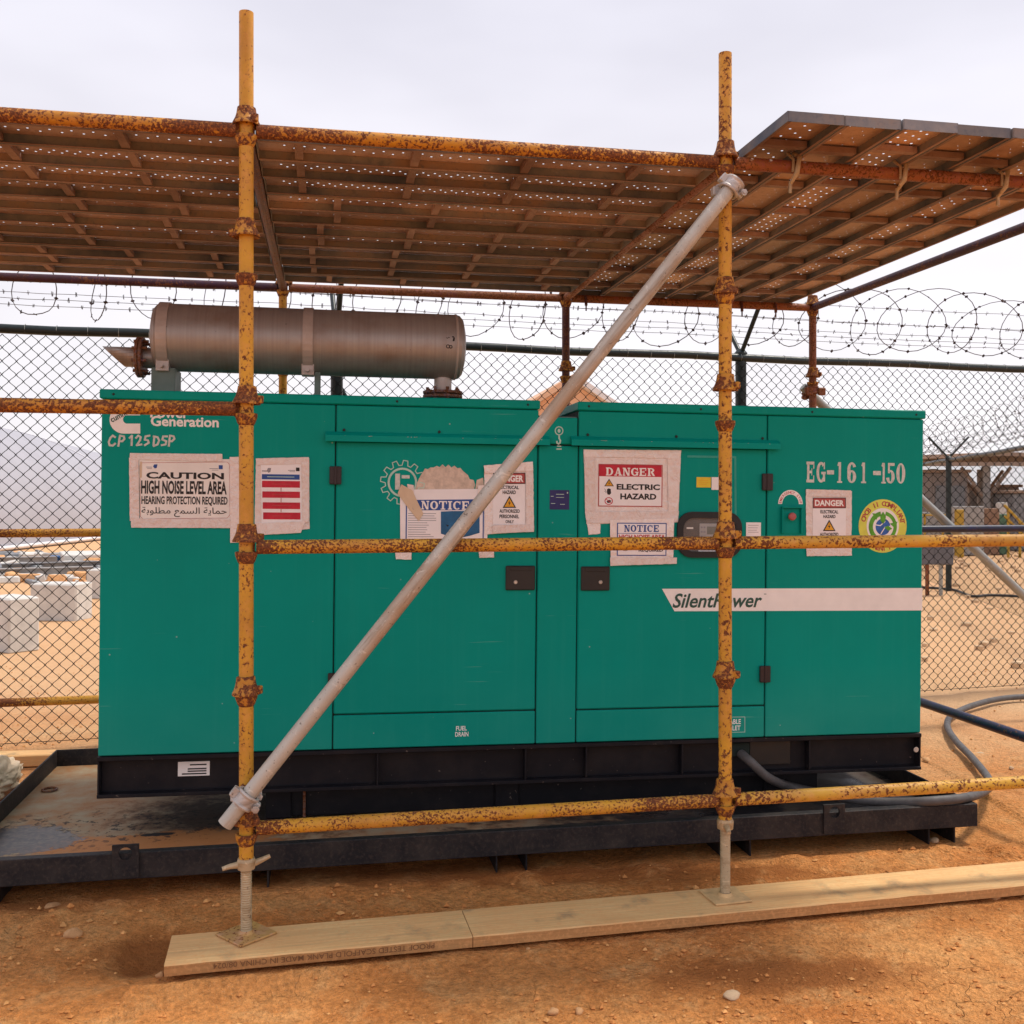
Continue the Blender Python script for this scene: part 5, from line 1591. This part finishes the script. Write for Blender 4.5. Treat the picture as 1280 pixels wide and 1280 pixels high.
# second fence, far right, running away to the left
fa, fb = at(1190, 738, 17.9), at(1280, 700, 13.7)
ang = math.degrees(atan2(fa.y - fb.y, fa.x - fb.x))
M_F2 = TR(fb.x, fb.y, -.02) @ RZ(ang)
d12 = (Vector((fa.x, fa.y)) - Vector((fb.x, fb.y))).length
fence('distant dark chain link fence with a forked post beyond the right end of generator', M_F2, -3.2, 14, 2.30, [d12, d12 + 5.2, d12 + 9], .0855, .0016, .034, .05, coilr=.27, turn=.62, seed=5.0, coil_z=.40, wr=.0022)

# ------------------------------------------------------------------ far left: blocks, tent, scrap
def block(name, px, py, w_, dp, h_, rot, label):
    p = gnd(px, py); p.z = -.02                        # px, py: foot of the corner between its two seen faces
    b_ = B().box((-w_, 0, 0), (0, dp, h_), .018)
    b_.v = [tuple(Vector(q) + Vector((noise.noise(Vector(q) * 9), noise.noise(Vector(q) * 7 + Vector((3, 0, 0))), noise.noise(Vector(q) * 8))) * .012) for q in b_.v]
    o = b_.build(name, 'concrete')
    o.matrix_world = TR(*p) @ RZ(rot)
    return tag(o, label, 'concrete block', 'white concrete blocks beyond the fence on the left')
block('concrete_block', 11, 816, .55, .33, .58, -38, 'white concrete block nearest the fence at the far left edge')
block('concrete_block', 95, 776, .66, .40, .50, -8, 'white concrete block behind the nearest one, grey front face')
block('concrete_block', 150, 748, .60, .50, .48, -10, 'white concrete block mostly hidden behind the generator corner')
tent = thing('fabric_shelter', 'huge pale grey curved fabric shelter far behind the fence on the left', 'shelter', TR(-15, 0, 0) @ RZ(0))
ys_ = [24 + 1.5 * i for i in range(26)]
vs = []
def tent_pt(y, s):
    base_x = -(y - 24) * .045
    hh_ = 5.0 - (y - 40) * .055 if y > 36 else 5.3
    tt = pi * s
    endf = sqrt(max(0, 1 - max(0, (y - 52) / 10.0) ** 2))
    return Vector((base_x - 9 + 9 * cos(tt) * 1.0, y, max(.0, hh_ * endf * sin(tt) ** .85)))
ns = 26
for y in ys_:
    for k in range(ns + 1): vs.append(tent_pt(y, k / ns))
b_ = B()
b_.add(vs, [(i * (ns + 1) + k, i * (ns + 1) + k + 1, (i + 1) * (ns + 1) + k + 1, (i + 1) * (ns + 1) + k) for i in range(len(ys_) - 1) for k in range(ns)], 0, True)
for yy in (ys_[0],):
    b_.poly([tent_pt(yy, k / ns) for k in range(ns + 1)])
b_.build('fabric_skin', 'tent', tent)
for y in (29, 43):
    B().tube([tent_pt(y, k / 40) + Vector((.02, 0, .02)) for k in range(0, 30)], .02, 5).build('seam_strip', 'seam', tent)
B().tube([tent_pt(y, 0) + Vector((.05, 0, .10)) for y in ys_], .07, 6).build('base_strip', 'seam', tent)
def slabthing(name, label, cat, px, py, size, rot, mat, z=0.0, group=None, bev=.02, tilt=0):
    p = gnd(px, py, z)
    o = B().box((-size[0] / 2, -size[1] / 2, 0), (size[0] / 2, size[1] / 2, size[2]), bev).build(name, mat)
    o.matrix_world = TR(p.x, p.y, z) @ RZ(rot) @ Matrix.Rotation(radians(tilt), 4, 'X')
    return tag(o, label, cat, group)
sg = 'steel scrap lying below the fabric shelter'
def ibeam(label, px, py, ln, hgt, rot, mat, z=0.0):
    p = gnd(px, py, z)
    b_ = B().box((-ln / 2, -.09, 0), (ln / 2, .09, .02)).box((-ln / 2, -.012, .0205), (ln / 2, .012, hgt - .0205)).box((-ln / 2, -.09, hgt - .02), (ln / 2, .09, hgt))
    o = b_.build('steel_beam', mat)
    o.matrix_world = TR(p.x, p.y, z) @ RZ(rot)
    return tag(o, label, 'steel beam', sg)
ibeam('long grey steel beam on the sand in front of the white blocks', 22, 724, 2.8, .22, 24, 'concrete_d')
ibeam('dark grey steel beam lying just behind the longest beam', 86, 716, 2.6, .24, 32, 'steel_g')
ibeam('short grey steel beam at the left edge of scrap below shelter', 8, 708, 2.2, .22, 18, 'concrete_d')
slabthing('tool_chest', 'small blue steel chest among the grey scrap beams', 'chest', 76, 706, (.5, .4, .22), 20, 'blue')
slabthing('broken_concrete', 'pale concrete slab tipped among the grey scrap beams', 'slab', 110, 706, (1.2, .8, .30), 30, 'concrete', tilt=4)
slabthing('steel_crate', 'low blue and grey crate at the left edge below shelter', 'crate', 28, 717, (.7, .4, .14), 18, 'blue')
rg_ = random.Random(11); b_ = B()
for i in range(170):
    p = gnd(rg_.uniform(-30, 150), rg_.uniform(693, 728))
    s_ = rg_.uniform(.05, .24)
    M_ = TR(p.x, p.y, 0) @ RZ(rg_.uniform(0, 180)) @ Matrix.Rotation(rg_.uniform(-.4, .4), 4, 'X')
    b_.box((-s_ * rg_.uniform(.6, 2.2), -s_ * .6, -.05), (s_, s_ * .6, s_ * rg_.uniform(.3, 1.0)), s_ * .15, rg_.choice((0, 0, 1, 2, 3)), M_)
tag(b_.build('rubble', ['concrete', 'concrete_d', 'stone', 'steel_g']), kind='stuff')
b_ = B()
for i in range(130):
    p = gnd(rg_.uniform(1140, 1330), rg_.uniform(690, 715) if i % 3 else rg_.uniform(690, 860))
    if p.y < 9.2: continue
    s_ = rg_.uniform(.02, .07)
    b_.box((-s_, -s_ * .7, -.03), (s_, s_ * .7, s_ * rg_.uniform(.4, 1.0)), s_ * .2, 0, TR(p.x, p.y, 0) @ RZ(rg_.uniform(0, 180)))
tag(b_.build('rubble', ['stone_pale']), kind='stuff')

# ------------------------------------------------------------------ house behind the notch
hm = at(715, 622, 28); hm.z = 0
hs = thing('gabled_house', 'tan house gable with white eaves seen above the roof notch of the generator', 'house', TR(*hm) @ RZ(9))
rz, ez, hw_ = 4.78, 2.5, 3.6
B().poly([Vector((-hw_, 0, 0)), Vector((hw_, 0, 0)), Vector((hw_, 0, ez)), Vector((0, 0, rz)), Vector((-hw_, 0, ez))], (0, 9, 0)).build('wall', 'house', hs)
for s_ in (-1, 1):
    B().poly([Vector((0, -.35, rz + .02)), Vector((s_ * (hw_ + .4), -.35, ez - .25)), Vector((s_ * (hw_ + .4), -.35, ez - .07)), Vector((0, -.35, rz + .20))], (0, 9.7, 0)).build('roof_slope', 'white_trim' if s_ > 0 else 'house', hs)
B().box((-.22, -.06, 2.9), (.05, -.003, rz - .7)).build('downpipe', 'white_trim', hs)
wf = B().box((.55, -.05, 3.0), (1.0, -.003, 3.6)).build('window', 'white_trim', hs)
B().box((.60, -.06, 3.05), (.95, -.052, 3.55)).build('pane', 'steel_g', wf)

# ------------------------------------------------------------------ far right: shelter, shed, barriers, cabinet
d = 34.0
cp = at(1222, 622, d); cp.z = 0
can = thing('canopy_shelter', 'flat brown canopy on forked steel columns far off behind the right fences', 'shelter', TR(*cp) @ RZ(-8))
zt = at(1200, 569, d).z; zb = at(1200, 584, d).z
b_ = B()
b_.poly([Vector((-5, -2, zb + .12)), Vector((.2, -2, zb + .30)), Vector((7, -2, zb - .02)), Vector((7, -2, zb + .10)), Vector((.2, -2, zb + .42)), Vector((-5, -2, zb + .24))], (0, 7, 0))
b_.build('roof', 'canopy', can)
B().box((-5, -2.06, zb - .02), (7, -2.003, zb + .10)).build('fascia', 'canopy', can)
for x, y in ((-.1, -1.2), (-.9, 2.0), (2.9, -1.0), (-3.6, -1.0), (1.0, 3.0)):
    c_ = B().box((x - .11, y - .11, 0), (x + .11, y + .11, zb), .01).build('column', 'concrete_d', can)
    for s_ in (-1, 1):
        B().tube([(x + s_ * .1, y, zb - .95), (x + s_ * .75, y, zb - .04)], .06, 6).build('strut', 'canopy', c_)
def shed(name, label, cat, px, py0, d, w_, h_, dp, rot, mat, door=None):
    p = at(px, 622, d); p.z = 0
    t = thing(name, label, cat, TR(*p) @ RZ(rot))
    b_ = B().box((-w_ / 2, 0, 0), (w_ / 2, dp, h_), .03)
    b_.build('wall', mat, t)
    rb = B()
    k = int(w_ / .3)
    for i in range(k):
        x = -w_ / 2 + (i + .5) * w_ / k
        rb.box((x - .03, -.03, .02), (x + .03, -.001, h_ - .02))
    rb.build('cladding_rib', mat, t)
    B().box((-w_ / 2 - .1, -.1, h_ + .002), (w_ / 2 + .1, dp + .1, h_ + .10), .02).build('roof', 'canopy', t)
    if door is not None:
        o = B().box((door - .45, -.06, .05), (door + .45, -.031, min(2.0, h_ - .1)), .01).build('door', 'steel_g', t)
        B().box((door + .3, -.09, 1.0), (door + .36, -.061, 1.1)).build('handle', 'steel_g', o)
    return t
shed('site_cabin', 'tall grey brown site cabin under the far canopy, touching generator edge', 'cabin', 1179, 0, 33, 1.5, 2.42, 2.0, -8, 'shed', .2)
shed('store_shed', 'low dark store shed between the canopy columns at far right', 'shed', 1243, 0, 38, 1.75, 2.0, 2.5, -8, 'shed', -.4)
shed('store_shed', 'pale blue grey store shed at the far right edge behind barriers', 'shed', 1300, 0, 31, 1.5, 1.75, 2.0, -8, 'steel_g')
slabthing('concrete_barrier', 'low concrete barrier wall with yellow board under the far canopy', 'barrier', 1208, 694, (.86, .30, 1.38), -8, 'concrete_d')
slabthing('concrete_barrier', 'low pale barrier wall touching the generator edge far off', 'barrier', 1164, 692, (.7, .30, 1.2), -8, 'concrete_d')
slabthing('rusty_crate', 'rusty orange steel crate between barrier wall and green machine', 'crate', 1236, 693, (.42, .5, 1.32), -8, 'orange_brown')
slabthing('green_machine', 'small green machine housing beside the rusty crate far right', 'machine', 1252, 693, (.32, .4, 1.15), -8, 'skip_green')
slabthing('white_tank', 'small white tank above the green machine at far right', 'tank', 1252, 690, (.26, .26, 1.48), -8, 'concrete')
def rails(label, px, py, pts, mat='yellow_flat', r=.03, name='yellow_railing'):
    p = gnd(px, py); p.z = 0
    t = thing(name, label, 'railing', TR(*p) @ RZ(-6))
    for k, q in enumerate(pts): B().tube(q, r, 6).build('rail' if k < 2 else 'rail_post', mat, t)
    return t
rails('low yellow guard railing close to the generator edge, far right', 1168, 697, [[(-.4, 0, 1.15), (.3, 0, 1.15)], [(-.4, 0, .84), (.3, 0, .84)], [(-.25, 0, 0), (-.25, 0, 1.18)], [(.22, 0, 0), (.22, 0, 1.18)]])
rails('slanting yellow stair railing at the far right edge', 1270, 697, [[(-.30, 0, 1.42), (.5, 0, .55)], [(-.30, 0, 1.12), (.4, 0, .40)], [(-.2, 0, 0), (-.2, 0, 1.3)], [(.1, 0, 0), (.1, .0, 1.0)], [(.32, 0, 0), (.32, 0, 1.45)]], r=.035)
slabthing('warning_board', 'yellow warning board leaning on the concrete barrier wall', 'panel', 1199, 697, (.24, .05, 1.30), -8, 'yellow_flat')
cb_ = at(1170, 706, 17); p = Vector((cb_.x, 17, 0))
cab = thing('electrical_cabinet', 'dark grey electrical cabinet on legs beyond the fence, by generator right edge', 'cabinet', TR(*p) @ RZ(-5))
zc0, zc1 = at(1170, 706, 17).z, at(1170, 681, 17).z
bx_ = B().box((-.30, 0, zc0), (.28, .22, zc1), .01).build('box', 'cabinet', cab)
B().box((-.02, -.014, zc0 + .01), (.27, -.001, zc1 - .01), .004).build('door', 'cabinet', bx_)
for x in (-.12, .10): B().box((x - .025, .05, -.05), (x + .025, .10, zc0 - .001)).build('leg', 'rustpipe' if x < 0 else 'galv2', cab)
def hose(name, label, pts, r, mat, cat='hose'):
    P = [Vector(p) for p in pts]; out_ = []
    for i in range(len(P) - 1):                        # Catmull-Rom through the points
        p0, p1, p2, p3 = P[max(0, i - 1)], P[i], P[i + 1], P[min(len(P) - 1, i + 2)]
        for k in range(10):
            t = k / 10
            out_.append(.5 * ((2 * p1) + (p2 - p0) * t + (2 * p0 - 5 * p1 + 4 * p2 - p3) * t * t + (3 * p1 - p0 - 3 * p2 + p3) * t ** 3))
    out_.append(P[-1])
    return tag(B().tube(out_, r, 14).build(name, mat), label, cat)
hose('ground_cable', 'thin dark cable trailing over sand at the foot of the cabinet', [gnd(1150, 734, .02), gnd(1190, 737, .02), gnd(1215, 745, .02), gnd(1240, 744, .02), gnd(1290, 746, .02)], .022, 'hose_b', 'cable')
# flexible hose from the base frame over the tray rim and off along the fence
slot = M_GEN @ L(926, 942, .02)
hp = [slot, M_GEN @ L(938, 952, -.05), M_GEN @ L(962, 973, -.045), gnd(992, 984, .16), gnd(1060, 998, .15), gnd(1112, 1003, .158), gnd(1168, 1001, .190), at(1212, 996, 4.92), at(1234, 986, 5.20), gnd(1236, 974, .06), gnd(1215, 947, .035), gnd(1194, 925, .03), gnd(1184, 906, .03), gnd(1193, 892, .03), gnd(1225, 879, .03), gnd(1262, 872, .03), gnd(1310, 871, .03), gnd(1380, 874, .03)]
hose('flexible_hose', 'thick dusty grey hose looping from the generator base over tray to the fence', hp, .0220, 'hose')

# ------------------------------------------------------------------ small things on the left and on the ground
p = gnd(62, 987, Z0 + .02)
ring = B().tube([(.036 * cos(2 * pi * k / 24), .036 * sin(2 * pi * k / 24), 0) for k in range(24)], .006, 8, closed=True).build('steel_ring', 'flange')
ring.location = (p.x, p.y, Z0 + .021)
tag(ring, 'small rusty steel ring lying on the left of the tray floor', 'ring')
p = gnd(2, 975, .1)
import_bm = bmesh.new()
bmesh.ops.create_icosphere(import_bm, subdivisions=5, radius=1)
for v_ in import_bm.verts:
    c_ = v_.co
    k = 1 + .18 * noise.noise(c_ * 1.7) + .34 * abs(noise.noise(Vector((c_.x * 3.2, c_.y * 2.2, c_.z * 5)))) - .12 * abs(noise.noise(c_ * 7.5))
    v_.co = Vector((c_.x * .17 * k, c_.y * .26 * k, max(-.08, c_.z * .13 * k + .02 * noise.noise(c_ * 3))))
me = bpy.data.meshes.new('sack'); import_bm.to_mesh(me); import_bm.free()
me.materials.append(MT['sack'])
me.polygons.foreach_set('use_smooth', [True] * len(me.polygons))
sk = link('sack', me)
sk.location = (p.x - .11, p.y, .085)
tag(sk, 'crumpled pale woven sack on the sand at the left edge beside tray', 'sack')
a, c = gnd(10, 950, .06), gnd(72, 944, .06)
tb = B().box((0, -.07, 0), (.75, .07, .07), .006).build('timber', 'wood')
tb.matrix_world = TR(a.x - .2, a.y + .12, -.005) @ RZ(8)
tag(tb, 'short tan timber beam behind the sack at the tray back corner', 'timber')

def rock_mesh(seed, sub=2):
    bm = bmesh.new(); bmesh.ops.create_icosphere(bm, subdivisions=sub, radius=1)
    for v_ in bm.verts:
        c_ = v_.co.copy(); o_ = Vector((seed * 3.1, seed, -seed))
        k = 1 + .45 * noise.noise(c_ * 1.1 + o_) + .22 * noise.noise(c_ * 2.9 + o_)
        v_.co = c_ * k
    me = bpy.data.meshes.new('stone'); bm.to_mesh(me); bm.free()
    return me
ROCKS = [rock_mesh(i * 1.37) for i in range(6)]
stones = [(92, 1166, .030, 'stone', 'rounded sandy stone alone on the ground left of the sole board'),
          (692, 1264, .018, 'stone', 'small stone near the bottom edge, left one of a pair'),
          (724, 1264, .015, 'stone', 'small stone near the bottom edge, right one of a pair'),
          (1243, 1117, .022, 'stone', 'pale lump of stone against the front of the long sole board'),
          (915, 1238, .030, 'stone_pale', 'flat pale stone half sunk in sand near bottom centre'),
          (200, 1209, .014, 'stone', 'tiny stone at the left tip of the short sole board'),
          (66, 1122, .030, 'stone', 'flat reddish stone tucked beneath the left end of tray'),
          (1168, 1046, .022, 'stone_pale', 'pale stone by the right foot of the tray'),
          (1158, 945, .028, 'stone', 'angular stone beside the right end of generator base'),
          (1226, 938, .028, 'stone_pale', 'pale flat stone inside the loop of the grey hose'),
          (1264, 958, .014, 'stone_pale', 'small white pebble right of the hose above the low rail'),
          (660, 1187, .009, 'stone', 'tiny dark pebble in front of the sole board at centre')]
for i, (px, py, r_, mt, lb) in enumerate(stones):
    me = ROCKS[i % 6].copy(); me.materials.append(MT[mt])
    me.polygons.foreach_set('use_smooth', [True] * len(me.polygons))
    o = link('stone', me)
    p = gnd(px, py)
    o.location = (p.x, p.y, ghash(p.x, p.y) + (r_ * .02 if 'flat' in lb else r_ * .30))
    o.scale = (r_ * 1.15, r_ * .9, r_ * (.36 if 'flat' in lb else .75))
    o.rotation_euler = (0, 0, random.uniform(0, 6))
    tag(o, lb, 'stone', 'loose stones on the sand')
# gravel and clods, beyond counting
vs, fs = [], []
rng = random.Random(3)
gm = []
OCT = [(1, 0, 0), (-1, 0, 0), (0, 1, 0), (0, -1, 0), (0, 0, 1), (0, 0, -1)]
for i in range(14000):
    y = 2.9 + 7.5 * rng.random() ** 1.6
    x = rng.uniform(-.62, .62) * y
    cl_ = noise.noise((x * 1.6, y * 1.6, 4.4))
    if cl_ < rng.uniform(-.55, .45): continue
    u_ = (x - AB.x) * dv.x + (y - AB.y) * dv.y; v_ = -(x - AB.x) * dv.y + (y - AB.y) * dv.x
    if -.02 < v_ < .27 and u_ > -.03: continue
    q = M_TRA.inverted() @ Vector((x, y, 0))
    if TX0 - .03 < q.x < TX1 + .03 and -.02 < q.y < TD + .02: continue
    s_ = .0020 + .0105 * rng.random() ** 3.4
    if q.y < 0 and q.y > -.35 and rng.random() < .5: s_ *= 1.5
    z_ = ghash(x, y)
    k = len(vs); a = rng.uniform(0, 6)
    for ox, oy, oz in OCT:
        ox, oy, oz = ox * rng.uniform(.6, 1.4), oy * rng.uniform(.6, 1.4), oz * rng.uniform(.45, .9)
        vs.append((x + s_ * (ox * cos(a) - oy * sin(a)), y + s_ * (ox * sin(a) + oy * cos(a)), z_ + s_ * (oz + .35)))
    mi_ = 0 if rng.random() < .75 else 1
    for f in ((0, 2, 4), (2, 1, 4), (1, 3, 4), (3, 0, 4), (2, 0, 5), (1, 2, 5), (3, 1, 5), (0, 3, 5)):
        fs.append(tuple(k + t for t in f)); gm.append(mi_)
me = bpy.data.meshes.new('gravel'); me.from_pydata(vs, [], fs); me.materials.append(MT['clod']); me.materials.append(MT['gravel'])
me.polygons.foreach_set('material_index', gm)
tag(link('gravel', me), kind='stuff')
